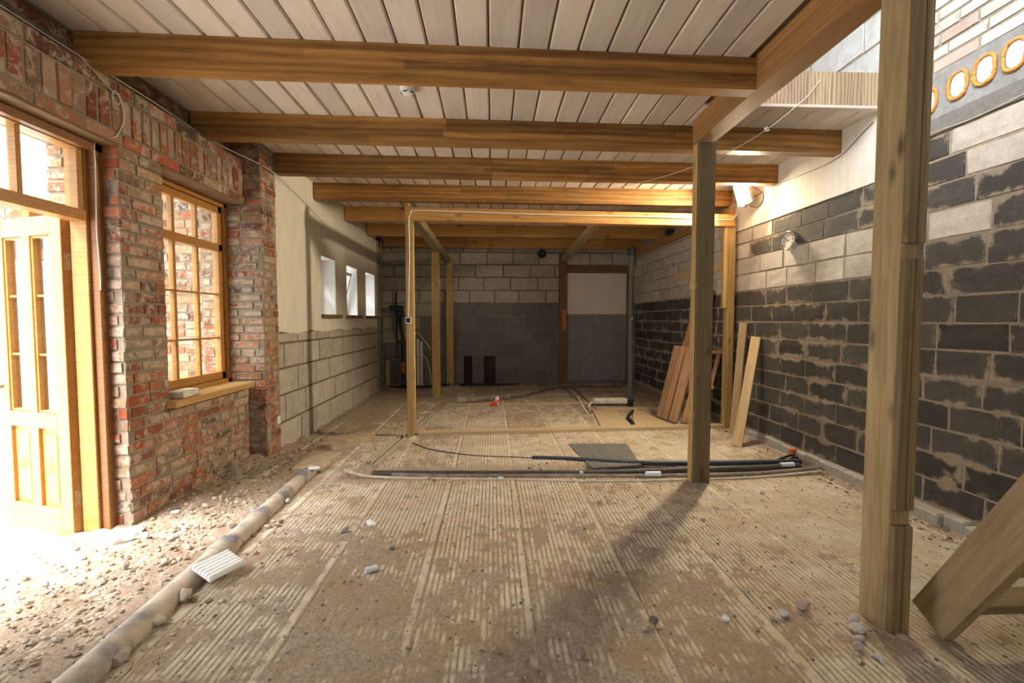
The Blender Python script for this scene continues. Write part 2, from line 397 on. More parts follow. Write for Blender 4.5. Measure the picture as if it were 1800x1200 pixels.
BR = [(0.40, 0.105, 0.042), (0.34, 0.085, 0.040), (0.27, 0.080, 0.045), (0.44, 0.15, 0.065), (0.17, 0.070, 0.047), (0.44, 0.20, 0.11), (0.40, 0.24, 0.15), (0.30, 0.18, 0.115), (0.10, 0.065, 0.052), (0.46, 0.30, 0.20)]
BW = [13, 11, 10, 10, 6, 9, 9, 8, 3, 7]
def brick_col(ri, u, v):
    c = random.choices(BR, BW)[0]; k = U(.7, 1.1); q = U(.0, .35); e = (0.36, 0.28, 0.20)
    return tuple((x * (1 - q) + y * q) * k for x, y in zip(c, e))
def rows_between(a, b, h): 
    n = max(1, round((b - a) / h)); return [(a + (b - a) * i / n, a + (b - a) * (i + 1) / n) for i in range(n)]
def dark_block(k=1):
    g = U(.07, .115) * k; return (g * 1.07, g * .97, g * .84)
def pale_block():
    g = U(.46, .60); return (g, g * .90, g * .76)

XL, XR, YB, ZC = -2.34, 3.10, 9.75, 3.07
C = .0757
# ---- wall_left: old brickwork with doorway and window
DOOR = (1.45, 2.993, -.2, 2.49); WIN = (3.37, 4.45, .77, 2.49)
m = Masonry(); O = (XL, 0, 0); ud = (0, 1, 0); vd = (0, 0, 1)
def wl(mm, **k): mm.wall(O, ud, vd, -1.6, 4.45, k.pop('rows'), k.pop('L'), brick_col, excl=(DOOR, WIN), **k)
wl(m, rows=rows_between(0.0, 2.49, C), L=.262, jit=.004)
wl(m, rows=[(2.49, 2.57)], L=.262, jit=.004)
wl(m, rows=[(2.57, 2.79)], L=.082, jit=.004, stretch=.1)
wl(m, rows=[(2.79, 2.885)], L=.262, jit=.004)
m.slab(O, ud, vd, -1.6, 4.45, -.2, 2.885, .42, (DOOR, WIN))
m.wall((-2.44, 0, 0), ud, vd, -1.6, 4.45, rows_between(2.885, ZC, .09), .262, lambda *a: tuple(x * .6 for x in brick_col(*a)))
m.slab((-2.44, 0, 0), ud, vd, -1.6, 4.45, 2.885, ZC + .1, .3)
# reveal of the doorway (faces the camera), near reveal of the window, far side
m.wall((0, 2.993, 0), (1, 0, 0), vd, -2.76, XL + .006, rows_between(0, 2.49, C), .21, brick_col, jit=.004)
m.wall((0, 3.37, 0), (-1, 0, 0), vd, -XL, 2.76, rows_between(.77, 2.49, C), .21, brick_col)
wallL = struct(m.build('wall_left', [M['brick'], M['mortar']]), 'old red brick wall with the doorway and tall grid window', 'wall')
# ---- brick pillar at the end of the brickwork
m = Masonry(); XP = -2.185
m.wall((0, 4.45, 0), (1, 0, 0), vd, -2.74, XP + .006, rows_between(0, ZC, C), .25, brick_col, jit=.004)
m.wall((XP, 0, 0), ud, vd, 4.444, 4.735, rows_between(0, ZC, C), .25, brick_col, jit=.004)
m.slab((XP, 0, 0), ud, vd, 4.45, 4.735, -.2, ZC + .1, .57)
struct(m.build('pillar', [M['brick'], M['mortar']]), 'slim red brick pillar between the grid window and the plastered wall', 'pillar')

# ---- wall_left (rear): pale blocks below, cream plaster above, three small windows
XQ = -2.20
SW = [(5.95, 6.50, 1.47, 2.225), (6.93, 7.52, 1.47, 2.225), (7.98, 8.58, 1.47, 2.225)]
m = Masonry(); O = (XQ, 0, 0)
rows = [(0, .327), (.327, .616), (.616, .892), (.892, 1.155), (1.155, 1.27)]
m.wall(O, ud, vd, 4.735, 8.75, rows, .50, lambda *a: tuple(x * .86 for x in pale_block()), joint=.02, rise=.006, ring=.04, jit=.004, stretch=.12)
m.slab(O, ud, vd, 4.735, 8.75, -.2, ZC + .1, .42, SW)
m.slab((-2.32, 0, 0), ud, vd, 8.75, YB + .3, -.2, ZC + .1, .3)
m.wall((-2.32, 0, 0), ud, vd, 8.86, YB, rows_between(0, 2.87, .28), .5, lambda *a: tuple(x * .8 for x in pale_block()), joint=.02, rise=.006, ring=.04)
struct(m.build('wall_left_rear', [M['paleblock'], M['darkmortar']]), 'long side wall, pale blocks below and cream plaster above', 'wall')
p = MB(); st = .06; y = 4.735
while y < 8.749:
    y2 = min(y + st, 8.75)
    zb0 = 1.262 + .012 * math.sin(y * 7) + U(-.012, .012); zb1 = zb0 if y == 4.735 else zl; 
    zl = 1.262 + .012 * math.sin(y2 * 7) + U(-.012, .012)
    segs = [(None, ZC)]
    for w in SW:
        if w[0] - .001 < (y + y2) / 2 < w[1] + .001: segs = [(None, w[2]), (w[3], ZC)]
    for (a, b) in segs:
        a0, a1 = (zb1, zl) if a is None else (a, a)
        vs = [(XQ - .002, y, a0), (XQ - .002, y2, a1), (XQ - .002, y2, b), (XQ - .002, y, b), (XQ + .014, y, a0), (XQ + .014, y2, a1), (XQ + .014, y2, b), (XQ + .014, y, b)]
        p.add(vs, [(4, 5, 6, 7), (0, 4, 7, 3), (1, 2, 6, 5), (0, 1, 5, 4), (3, 7, 6, 2)])
    y = y2
struct(p.build('wall_left_plaster', M['plaster']), 'cream plaster coat around the three small windows', 'plaster')

# ---- wall_back
m = Masonry(); O = (0, YB, 0)
xr = [0, .067, .34, .612, .902, 1.192, 1.47, 1.758, 2.026, 2.305, 2.572, 2.83, 3.1]
rows = [(xr[i], xr[i + 1]) for i in range(len(xr) - 1)]
PAN = (1.585, 2.90, 0, 2.53); HO = [(-.62, -.44, 0, .64), (-.19, .06, 0, .63), (1.42, 1.60, 0, 2.83)]
def back_col(ri, u, v):
    if v > 1.758 and u > -1.0: return tuple(x * .95 for x in pale_block())
    if u < -1.0 and (v > 1.5 or (u < -1.75 and v > .9)): return tuple(x * .75 for x in pale_block())
    return (lambda g: (g * 1.02, g, g * .96))(U(.17, .22))
m.wall(O, (1, 0, 0), vd, -2.32, XR, rows, .54, back_col, excl=[PAN] + HO, joint=.018, rise=.006, ring=.05, jit=.004, stretch=.1)
m.slab(O, (1, 0, 0), vd, -1.0, XR + .3, -.2, 1.758, .3, HO[:2], mat=3); m.slab(O, (1, 0, 0), vd, -2.6, -1.0, -.2, 1.758, .3); m.slab(O, (1, 0, 0), vd, -2.6, XR + .3, 1.758, ZC + .1, .3)
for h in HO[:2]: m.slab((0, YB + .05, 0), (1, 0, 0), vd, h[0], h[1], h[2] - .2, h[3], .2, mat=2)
struct(m.build('wall_back', [M['greyblock'], M['darkmortar'], M['dark_hole'], M['palemortar']]), 'far end wall of grey blocks below and pale blocks above', 'wall')
p = MB(); p.box((1.60, YB - .008, 1.523), (2.88, YB + .01, 2.40)); struct(p.build('wall_back_panel', M['panel']), 'white plaster square on the far wall', 'panel')
p = MB(); p.box((1.60, YB - .006, .10), (2.88, YB + .01, 1.523))
for x in np.arange(1.72, 2.85, .145): p.box((x, YB - .009, .10), (x + .012, YB, 1.523), col=(.8, .8, .8))
struct(p.build('wall_back_panel_lower', M['grey_panel']), 'smooth grey patch under the white plaster square', 'panel')
p = MB(); p.box((1.59, YB - .03, 2.40), (2.97, YB + .01, 2.53)); p.box((2.88, YB - .03, .0), (2.97, YB + .01, 2.40)); struct(p.build('trim_1', M['darksill']), 'dark wooden surround of the walled-up doorway', 'trim')

# ---- wall_right
m = Masonry(); m.pale = 2; O = (XR, 0, 0); ud2 = (0, -1, 0)
J = [0, .095, .275, .46, .645, .825, 1.007, 1.195, 1.378, 1.567, 1.752, 1.955, 2.155, 2.337, 2.51]
rows = [(J[i], J[i + 1]) for i in range(len(J) - 1)]
def right_col(ri, u, v):
    y = -u; pale = False
    if 1.752 < v < 2.155: pale = y > 3.4
    if 1.955 < v < 2.155 and 2.83 < y < 3.4: pale = True
    if v > 2.337: pale = y > 5.13 or y < 2.80
    if 2.155 < v < 2.337 and y > 5.30: pale = True
    return pale_block() if pale else dark_block()
m.wall(O, ud2, vd, -YB, 1.6, rows[1:], .42, right_col, joint=.014, rise=.006, inset=.004, ring=.06, jit=.005, stretch=.16)
m.wall(O, ud2, vd, -3.4, 1.6, [(2.51, 2.69)], .5, lambda r, u, v: pale_block() if -u < 3.02 else dark_block(), joint=.018, rise=.006, ring=.05, jit=.005)
m.wall(O, ud2, vd, -YB, -5.72, [(2.51, 2.70), (2.70, 2.9)], .42, lambda *a: pale_block(), joint=.017, rise=.006, ring=.05, jit=.005)
m.slab(O, ud2, vd, -YB - .3, 1.6, -.2, 5.4, .3)
struct(m.build('wall_right', [M['block'], M['block_mortar'], M['paleblock']]), 'long right wall of dark concrete blocks with rows of pale ones', 'wall')
m = Masonry()
m.wall((XR, 0, 0), ud2, vd, -3.4, 1.6, rows_between(3.12, 4.9, .083), .27, lambda r, u, v: (lambda g: (g, g * .97, g * .88) if R() > .12 else (g * 1.02, g * .78, g * .66))(U(.50, .66)), joint=.013, rise=.009, jit=.004, stretch=.16)
m.wall((XR, 0, 0), ud2, vd, -6, -3.4, rows_between(3.10, 4.9, .245), .58, lambda r, u, v: (lambda g: (g, g * .99, g * .95))(U(.58, .66)), joint=.016, rise=.008, ring=.03, jit=.006, stretch=.15)
struct(m.build('wall_right_upper', [M['limebrick'], M['greymortar']]), 'upper right wall of whitish bricks and large white blocks above the floor slab', 'wall')
p = MB(); y = 3.4
p.box((XR - .016, 3.4, 2.51), (XR + .01, 5.70, 3.12))
struct(p.build('wall_right_plaster', M['plaster_white']), 'white plaster band under the beam ends on the right wall', 'plaster')
# concrete slab edge in the wall, hollow cores plugged with foam
p = MB(); p.box((XR - .020, -1.6, 2.69), (XR + .01, 3.4, 2.80), 1); p.box((XR - .012, -1.6, 2.80), (XR + .01, 3.4, 3.115), 0)
slab_o = struct(p.build('wall_right_slab', [M['concrete'], M['conc_dark']]), 'grey hollow core slab edge in the right wall with foamed holes', 'slab')
def oval(cy, cz, a, b, n=28, k=0):
    return [(cy + a * (abs(math.cos(t)) ** .8) * math.copysign(1, math.cos(t)), cz + b * (abs(math.sin(t)) ** .8) * math.copysign(1, math.sin(t))) for t in [2 * PI * i / n for i in range(n)]]
for i, (yy, zz) in enumerate(((3.17, 2.935), (2.965, 2.955), (2.80, 2.965), (2.635, 2.965), (2.47, 2.965), (2.305, 2.965), (2.14, 2.965))):
    q = MB(); outer = oval(yy, zz, .062, .085); 
    pts = [(XR - .016 - U(0, .006), a, b) for a, b in outer]; pts.append(pts[0])
    q.tube(pts, [U(.009, .015) for _ in pts], 8, caps=False)
    q.build('foam_ring', M['pu'], slab_o)
    q = MB(); inn = oval(yy - .006, zz, .052, .072)
    vs = [(XR - .019, a, b) for a, b in inn] + [(XR, a, b) for a, b in inn]; n = len(inn)
    q.add(vs, [tuple(range(n - 1, -1, -1))] + [(k, (k + 1) % n, n + (k + 1) % n, n + k) for k in range(n)]); q.build('foam_plug', M['foam'], slab_o)
# pale foundation strip at the foot of the right wall
p = MB(); y = 1.0
while y < 5.55:
    y2 = y + U(.12, .3); d = U(.06, .11) if y < 4 else U(.03, .07); h = U(.075, .10)
    p.cbox((XR - d, y, -.05), (XR + .02, y2 + .004, h), .012, col=(U(.3, .7),) * 3); y = y2
struct(p.build('baseboard_right', M['foundation']), 'pale concrete footing strip along the dark block wall', 'footing')
# rough concrete lump under the brick pier
m = MB(); bm = bmesh.new(); bmesh.ops.create_icosphere(bm, subdivisions=4, radius=1)
from mathutils import noise as mn
for v in bm.verts:
    d = 1 + .35 * mn.noise(v.co * 1.7) + .18 * mn.noise(v.co * 5); v.co = Vector((v.co.x * .30 * d, v.co.y * .17 * d, v.co.z * .085 * d))
m.add([v.co + Vector((-2.42, 2.90, .0)) for v in bm.verts], [[v.index for v in f.verts] for f in bm.faces]); bm.free()
tag(m.build('concrete_lump', M['foundation']), 'pale broken concrete lump at the foot of the brick pier beside the door', 'concrete lump')

# ------------------------------------------------------------------ ceiling
p = MB(); pit = .1855; k = -14
while True:
    x0 = -.02 + k * pit; k += 1
    if x0 > XR: break
    a = max(x0 + .004, -2.5); b = min(x0 + pit - .006, XR)
    if b - a < .02: continue
    y0 = -1.6 if x0 + .06 < 1.70 else 3.57
    if y0 < 0: b = min(b, 1.69)
    t = U(.25, .75)
    # board with eased edges, underside at ZC
    e = .009; 
    vs = [(a, y0, ZC + .011), (a + e, y0, ZC), (b - e, y0, ZC), (b, y0, ZC + .011), (b, y0, ZC + .03), (a, y0, ZC + .03)]
    vs2 = [(x, YB, z) for x, _, z in vs]; n = 6
    p.add(vs + vs2, [(i, n + i, n + (i + 1) % n, (i + 1) % n) for i in range(n)] + [(5, 4, 3, 2, 1, 0), (6, 7, 8, 9, 10, 11)], 0, (t, t, t))
p.box((-2.75, -1.6, ZC + .02), (1.689, YB + .2, ZC + .12), 1); p.box((1.689, 3.87, ZC + .02), (XR + .1, YB + .2, ZC + .12), 1); p.box((1.842, 3.57, ZC + .02), (XR + .1, 3.87, ZC + .12), 1)
# grain runs along the boards: turn the mesh so local X follows them
o = p.build('ceiling', [M['ceil'], M['groove']])
rotm = Matrix.Rotation(PI / 2, 4, 'Z'); o.data.transform(rotm.inverted()); o.rotation_euler = (0, 0, PI / 2)
struct(o, 'whitewashed board ceiling', 'ceiling')
# room ends behind the camera and above the stairwell
p = MB(); p.box((-2.8, -2.9, -.2), (XR + .3, -2.6, 1.0)); p.box((-2.8, -2.9, 2.3), (XR + .3, -2.6, 5.4)); p.box((-2.8, -2.9, 1.0), (-.3, -2.6, 2.3)); p.box((1.0, -2.9, 1.0), (XR + .3, -2.6, 2.3))
p.box((-.6, -2.9, 5.4), (XR + .3, YB, 5.6)); p.box((-.7, -2.9, ZC + .1), (-.5, YB, 5.4)); p.box((-.6, YB, ZC + .1), (XR + .3, YB + .2, 5.4))
struct(p.build('wall_front', M['plaster_white']))
p = MB(); p.box((-2.75, -2.7, -.2), (-2.5, -1.6, ZC + .1)); p.box((XR, -2.7, -.2), (XR + .3, -1.6, 5.0)); p.box((-2.7, -2.7, ZC), (1.68, -1.6, ZC + .1)); struct(p.build('wall_front_return', M['plaster_white']))

# ------------------------------------------------------------------ timbers
def timber(name, mat, L, w, h, loc, d, up=(0, 0, 1), label='', cat='beam', lam=0, group=None, e=.005, kind='thing', parent=None, mb=None, tone=None):
    """beam of length L along direction d; w across, h along 'up'; origin at its start, centre of the section"""
    m = mb or MB()
    if lam:
        for r in range(lam):
            x = 0; z0 = -h / 2 + h * r / lam; z1 = -h / 2 + h * (r + 1) / lam
            while x < L:
                x2 = min(L, x + U(.9, 2.6)); 
                if L - x2 < .35: x2 = L
                t = U(.15, .85); m.box((x, -w / 2, z0), (x2, w / 2, z1), col=(t, t, t)); x = x2
    else:
        t = tone if tone is not None else U(.35, .65); m.cbox((0, -w / 2, -h / 2), (L, w / 2, h / 2), e, col=(t, t, t))
    o = m.build(name, mat, parent)
    x = Vector(d).normalized(); z = Vector(up); z = (z - x * z.dot(x)).normalized(); y = z.cross(x)
    mt = Matrix((x, y, z)).transposed().to_4x4(); mt.translation = Vector(loc); o.matrix_world = mt
    if parent is None and label: tag(o, label, cat, group, kind)
    return o
BZ, BH, BWD = 2.97, .20, .10
beams = [(-2.42, 2.815, 1.688, 'first brown ceiling beam from the camera, butting the diagonal girder'),
         (-2.42, 3.835, XR, 'second ceiling beam from the camera, passing behind the top of the mid-room post'),
         (-2.175, 4.737, XR, 'third ceiling beam from the camera, ending at the right wall just above the floodlight cable'),
         (-2.175, 5.72, XR, 'fourth ceiling beam from the camera, glowing yellow in the floodlight above the partition header'),
         (-2.175, 6.885, XR, 'fifth ceiling beam from the camera, directly behind the partition header'),
         (-2.175, 8.07, XR, 'sixth ceiling beam from the camera, over the middle small window'),
         (-2.175, 9.30, XR, 'last ceiling beam, against the far wall')]
for i, (xa, ya, xb, lab) in enumerate(beams):
    sl = .0245
    L = (xb - xa) / math.cos(math.atan(sl))
    timber('ceiling_beam', M['beam'] if i < 4 else M['frame_beam'], L, BWD, BH, (xa, ya + .05, BZ), (1, sl, 0), label=lab, lam=4 if i < 4 else 1, group='beams under the board ceiling')
timber('girder', M['girder'], 5.6, .15, .46, (1.765, -1.75, 3.10), (0, 1, 0), label='long girder running away from the camera over the two big posts', lam=3)
# fascia of the floor edge above the stairwell
m = MB(); x = 1.84
for k in range(6):
    x2 = min(x + .215, XR); t = U(.35, .7); m.box((x - 2.4, -.02, -.135), (x2 - .002 - 2.4, .02, .135), col=(t, t, t)); x = x2
o = m.build('fascia_board', M['fascia'], loc=(2.4, 3.57, 3.205)); o.data.transform(Matrix.Rotation(PI / 2, 4, 'Y')); o.rotation_euler = (0, -PI / 2, 0)
tag(o, 'upright grained boards closing the floor edge above the stairwell', 'fascia', kind='thing')
m = MB(); m.cbox((1.84, 3.545, 3.062), (XR, 3.60, 3.085), .003); struct(m.build('trim_2', M['ceil']), 'thin strip under the fascia boards', 'trim')

UPX = (0, 1, 0)
# near post
t = thing('timber_post', 'big weathered timber post in the right foreground beside the stair', 'post', (1.745, 1.955, 0))
timber('shaft', M['old_post'], 3.5, .15, .085, (1.7925, 1.975, 0), (0, 0, 1), (1, 0, 0), parent=t, tone=.6)
for z0, z1, xa, th, tn in ((0, .495, 1.752, .024, .18), (.565, 1.665, 1.752, .024, .14), (1.725, 3.5, 1.752, .026, .12)):  # front boards: older wood, with the shade of this side mixed into their tone
    timber('face_board', M['old_post'], z1 - z0, th, .052, (xa + .026, 1.9005 - th / 2, z0), (0, 0, 1), (1, 0, 0), parent=t, tone=tn)
    timber('face_board', M['old_post'], z1 - z0, th + .004, .036, (xa + .071, 1.9005 - th / 2, z0), (0, 0, 1), (1, 0, 0), parent=t, tone=tn + .08)
for z in (.53, 1.695): timber('joint_strip', M['old_post'], .07, .012, .083, (1.793, 1.895, z - .035), (0, 0, 1), (1, 0, 0), parent=t, tone=.35)
# rewrite child transforms in parent space
def localize(root):
    bpy.context.view_layer.update()
    inv = root.matrix_world.inverted()
    for c in root.children:
        mw = c.matrix_basis.copy(); c.matrix_basis = inv @ mw
localize(t)
t = thing('timber_post', 'brown square post in the middle of the room holding the girder end', 'post', (1.77, 3.79, 0))
timber('shaft', M['old_post'], 2.865, .145, .092, (1.775, 3.795, 0), (0, 0, 1), (0, -1, 0), parent=t, tone=.03)  # shade of the unlit front put into the shaft tone, pale battens on lit side
for z0, z1 in ((0, .56), (.60, 1.66), (1.72, 2.86)): timber('side_batten', M['post_pine'], z1 - z0, .075, .014, (1.696, 3.80, z0), (0, 0, 1), (1, 0, 0), parent=t, tone=.6)
for z in (.555, 1.655): timber('batten_joint', M['post_pine'], .065, .085, .028, (1.692, 3.795, z), (0, 0, 1), (1, 0, 0), parent=t, tone=.6)
m = MB()  # pencilled mark
for pts in ([(1.80, 1.16), (1.787, 1.09)], [(1.818, 1.165), (1.808, 1.15), (1.806, 1.12), (1.814, 1.10), (1.824, 1.115), (1.826, 1.15), (1.818, 1.165)]):
    m.tube([(a, 3.747, b) for a, b in pts], .0018, 5)
mk = m.build('pencil_mark', M['black'], t)
localize(t)
# timber partition frame across the room
t = thing('timber_post', 'slim pine post at the left end of the partition frame, carrying the socket', 'post', (-.975, 5.48, 0))
timber('shaft', M['post_pine'], 2.77, .09, .05, (-.998, 5.48, 0), (0, 0, 1), (-1, 0, 0), parent=t, tone=.35)
timber('outer_board', M['post_pine'], 2.66, .075, .045, (-.951, 5.478, .06), (0, 0, 1), (-1, 0, 0), parent=t, tone=.65); localize(t)
t = thing('timber_post', 'pine post at the right end of the partition frame, against the block wall', 'post', (2.99, 5.68, 0))
timber('shaft', M['post_pine'], 2.62, .09, .10, (3.00, 5.68, 0), (0, 0, 1), (-1, 0, 0), parent=t, tone=.4)
timber('outer_board', M['post_pine'], 1.10, .06, .05, (2.925, 5.66, 1.55), (0, 0, 1), (-1, 0, 0), parent=t, tone=.7); localize(t)
timber('header_beam', M['frame_beam'], 4.05, .10, .15, (-1.02, 5.46, 2.637), (1, .050, 0), label='pine header of the partition frame with a white cable along it', tone=.72)
timber('sole_plate', M['board_floor'], 3.9, .12, .05, (-.90, 5.49, .028), (1, .057, 0), label='dusty timber sole plate on the floor between the two partition posts', cat='sole plate')
timber('timber_post', M['post_pine'], 2.60, .10, .14, (-1.0, 8.13, 0), (0, 0, 1), (-1, 0, 0), label='olive tinted post standing midway between partition frame and far wall', cat='post', tone=.4)
timber('timber_post', M['post_pine'], 2.62, .07, .15, (-.90, 9.66, 0), (0, 0, 1), (-1, 0, 0), label='knotty pine post against the far wall beside the two dark slots', cat='post', tone=.6)
timber('purlin', M['old_post'], 4.2, .13, .12, (-.95, 5.53, 2.64), (0, 1, .0), label='dark timber running back from the left partition post under the beams', cat='beam', tone=.25)
timber('purlin', M['old_post'], 3.9, .11, .10, (1.38, 5.75, 2.685), (.035, 1, -.0), label='thin grey timber running back under the beams toward the orange marked stud', cat='beam', tone=.5)
timber('wall_plate', M['frame_beam'], 3.9, .06, .12, (3.065, 5.76, 2.79), (0, 1, 0), label='brown timber plate along the top of the right wall behind the partition', cat='beam', tone=.3)
m = MB(); m.cbox((0, -.05, -.08), (2.78, .05, .08), .004, 0, (.3, .3, .3))
o = timber('wall_stud', M['beam'], 2.78, .06, .155, (1.51, YB - .04, 0), (0, 0, 1), (-1, 0, 0), label='brown stud on the far wall left of the white plaster square', cat='stud', tone=.1)
m = MB(); m.box((1.20, -.034, -.06), (1.62, -.0302, .02)); pm = m.build('paint_mark', M['orange_brick'], o)
m = MB(); m.cbox((3.065, 5.76, 2.06), (3.095, 7.6, 2.18), .003, col=(.6,) * 3); o = m.build('wall_board', M['plank_pale']); tag(o, 'short pale board fixed along the right wall behind the partition post', 'board')

# ------------------------------------------------------------------ entrance door
d = struct(empty('door_1', (-2.6, 2.2, 0)), 'wooden entrance door standing open with glazed transom', 'door')
def P(mb, name, mat, par=d):
    o = mb.build(name, mat, par); o.matrix_parent_inverse = par.matrix_basis.inverted(); return o
m = MB()
for y in (2.915, 1.45): m.cbox((-2.575, y, -.02), (-2.475, y + .078, 2.49), .004)
P(m, 'frame', M['door_wood'])
m = MB()
for y in (2.935, 1.45): m.cbox((-2.475, y, -.02), (-2.425, y + .058, 2.49), .004)
m.cbox((-2.475, 1.45, 2.43), (-2.425, 2.993, 2.49), .004)
o = P(m, 'outer_frame', M['frame_dark'])
m = MB(); m.cbox((-2.57, 1.515, 2.425), (-2.475, 2.915, 2.485), .004); m.cbox((-2.57, 1.515, 2.0), (-2.47, 2.915, 2.065), .004)
m.cbox((-2.56, 2.875, 2.06), (-2.48, 2.915, 2.43), .004)
for y in (1.98, 2.535): m.cbox((-2.54, y, 2.06), (-2.49, y + .028, 2.43), .004)
P(m, 'transom', M['door_wood'])
m = MB(); m.box((-2.53, 1.515, 2.06), (-2.525, 2.88, 2.43)); P(m, 'pane', M['glass'])
m = MB(); m.box((-2.43, 1.45, 2.478), (-2.325, 2.993, 2.492)); P(m, 'lintel_strip', M['darksill'])
# door leaf: local x from the hinge stile outwards, y thickness, z up; face toward -y is seen
leaf = empty('leaf', (0, 0, 0)); leaf.parent = d; leaf.matrix_parent_inverse = d.matrix_basis.inverted()
leaf.location = (-2.59, 2.91, 0.045); leaf.rotation_euler = (0, 0, PI - math.radians(19))
LW, LH, T = .66, 1.99, .064
m = MB()
def lb(x0, x1, z0, z1, t=T, mm=None): (mm or m).cbox((x0, -t / 2, z0), (x1, t / 2, z1), .003)
lb(0, .105, 0, LH); lb(LW - .105, LW, 0, LH); lb(.105, LW - .105, LH - .115, LH); lb(.105, LW - .105, .67, .77); lb(.105, LW - .105, 0, .17)
lb(.29, .37, .17, .67); lb(.29, .37, .77, LH - .115)
m.build('stiles', M['door_wood'], leaf)
for (xa, xb) in ((.105, .29), (.37, LW - .105)):
    m = MB()
    for (a, b, c, e_) in ((xa, xa + .014, .77, LH - .115), (xb - .014, xb, .77, LH - .115)): m.cbox((a, -.024, c), (b, .024, e_), .004)
    for z in (1.135, 1.505): m.cbox((xa + .014, -.014, z - .007), (xb - .014, .014, z + .007), .002)
    for z in (.77, LH - .129): m.cbox((xa + .014, -.024, z), (xb - .014, .024, z + .014), .004)
    m.build('glazing_bars', M['door_wood'], leaf)
    m = MB(); m.box((xa + .01, -.004, .775), (xb - .01, .004, LH - .12)); m.build('pane', M['glass'], leaf)
    m = MB(); m.cbox((xa, -.012, .17), (xb, .012, .67), .003); 
    m.cbox((xa + .03, -.02, .20), (xb - .03, .02, .64), .008)
    cx = (xa + xb) / 2; cz = .43
    for s in (-1, 1):
        m.add([(cx - .028, .02 * s, cz), (cx, .02 * s, cz - .06), (cx + .028, .02 * s, cz), (cx, .02 * s, cz + .06), (cx, .036 * s, cz)], [(0, 1, 4), (1, 2, 4), (2, 3, 4), (3, 0, 4)])
    m.build('panel', M['door_wood'], leaf)
m = MB(); m.tube([(LW - .05, .029, .80), (LW - .05, .029, 1.02)], .006, 8); m.tube(spline([(LW - .05, .03, .93), (LW - .05, .075, .93), (LW - .13, .078, .93)]), .009, 8); m.build('handle', M['hinge'], leaf)
for z in (.235, 1.70):
    m = MB(); m.tube([(-.012, -.022, z - .05), (-.012, -.022, z + .075)], .009, 10); m.box((-.003, -.028, z - .04), (.0, .02, z + .06)); m.box((-.016, -.07, z - .04), (-.012, -.024, z + .06))
    m.build('hinge', M['hinge'], leaf)

# ------------------------------------------------------------------ grid window in the brick wall
w = struct(empty('window_1', (-2.55, 3.9, .77)), 'tall brown wooden grid window in the brick wall', 'window')
m = MB(); a0, a1, b0, b1 = WIN[0], WIN[1], .80, 2.49
for (ya, yb, za, zb) in ((a0, a0 + .045, b0, b1), (a1 - .045, a1, b0, b1), (a0, a1, b1 - .05, b1), (a0, a1, b0, b0 + .05)): m.cbox((-2.60, ya, za), (-2.50, yb, zb), .004)
P(m, 'frame', M['door_wood'], w)
m = MB(); c0, c1, e0, e1 = a0 + .045, a1 - .045, b0 + .05, b1 - .05
for (ya, yb, za, zb) in ((c0, c0 + .06, e0, e1), (c1 - .06, c1, e0, e1), (c0, c1, e1 - .06, e1), (c0, c1, e0, e0 + .07), (c0, c1, 2.03, 2.10)): m.cbox((-2.585, ya, za), (-2.525, yb, zb), .006)
P(m, 'sash', M['door_wood'], w)
m = MB(); g0, g1 = c0 + .06, c1 - .06
for k in (1, 2): yy = g0 + (g1 - g0) * k / 3; m.cbox((-2.575, yy - .014, e0 + .05), (-2.53, yy + .014, e1 - .05), .005)
for zz in (1.235, 1.635): m.cbox((-2.570, g0, zz - .008), (-2.535, g1, zz + .008), .003)
P(m, 'glazing_bars', M['door_wood'], w)
m = MB(); m.box((-2.556, g0, e0 + .06), (-2.551, g1, e1 - .05)); P(m, 'pane', M['glass'], w)
m = MB(); m.box((-2.5, a0, 2.478), (-2.325, a1, 2.492)); P(m, 'lintel_strip', M['darksill'], w)
m = MB(); m.cbox((-2.60, 0, -.025), (-2.26, 1.07, .025), .008)
o = m.build('window_sill', M['sillwood'], loc=(0, 3.33, .79)); o.data.transform(Matrix.Rotation(-PI / 2, 4, 'Z')); o.rotation_euler = (0, 0, PI / 2)
tag(o, 'thick oak window sill under the grid window in the brick wall', 'window sill', kind='thing')
m = MB(); m.cbox((-.055, -.11, 0), (.055, .11, .05), .006); m.box((-.03, .11, .0), (.02, .14, .02))
tag(m.build('loose_brick', M['foam_dirty'], loc=(-2.36, 3.56, .816), rot=(0, 0, .12)), 'whitened loose brick lying on the oak window sill', 'brick')

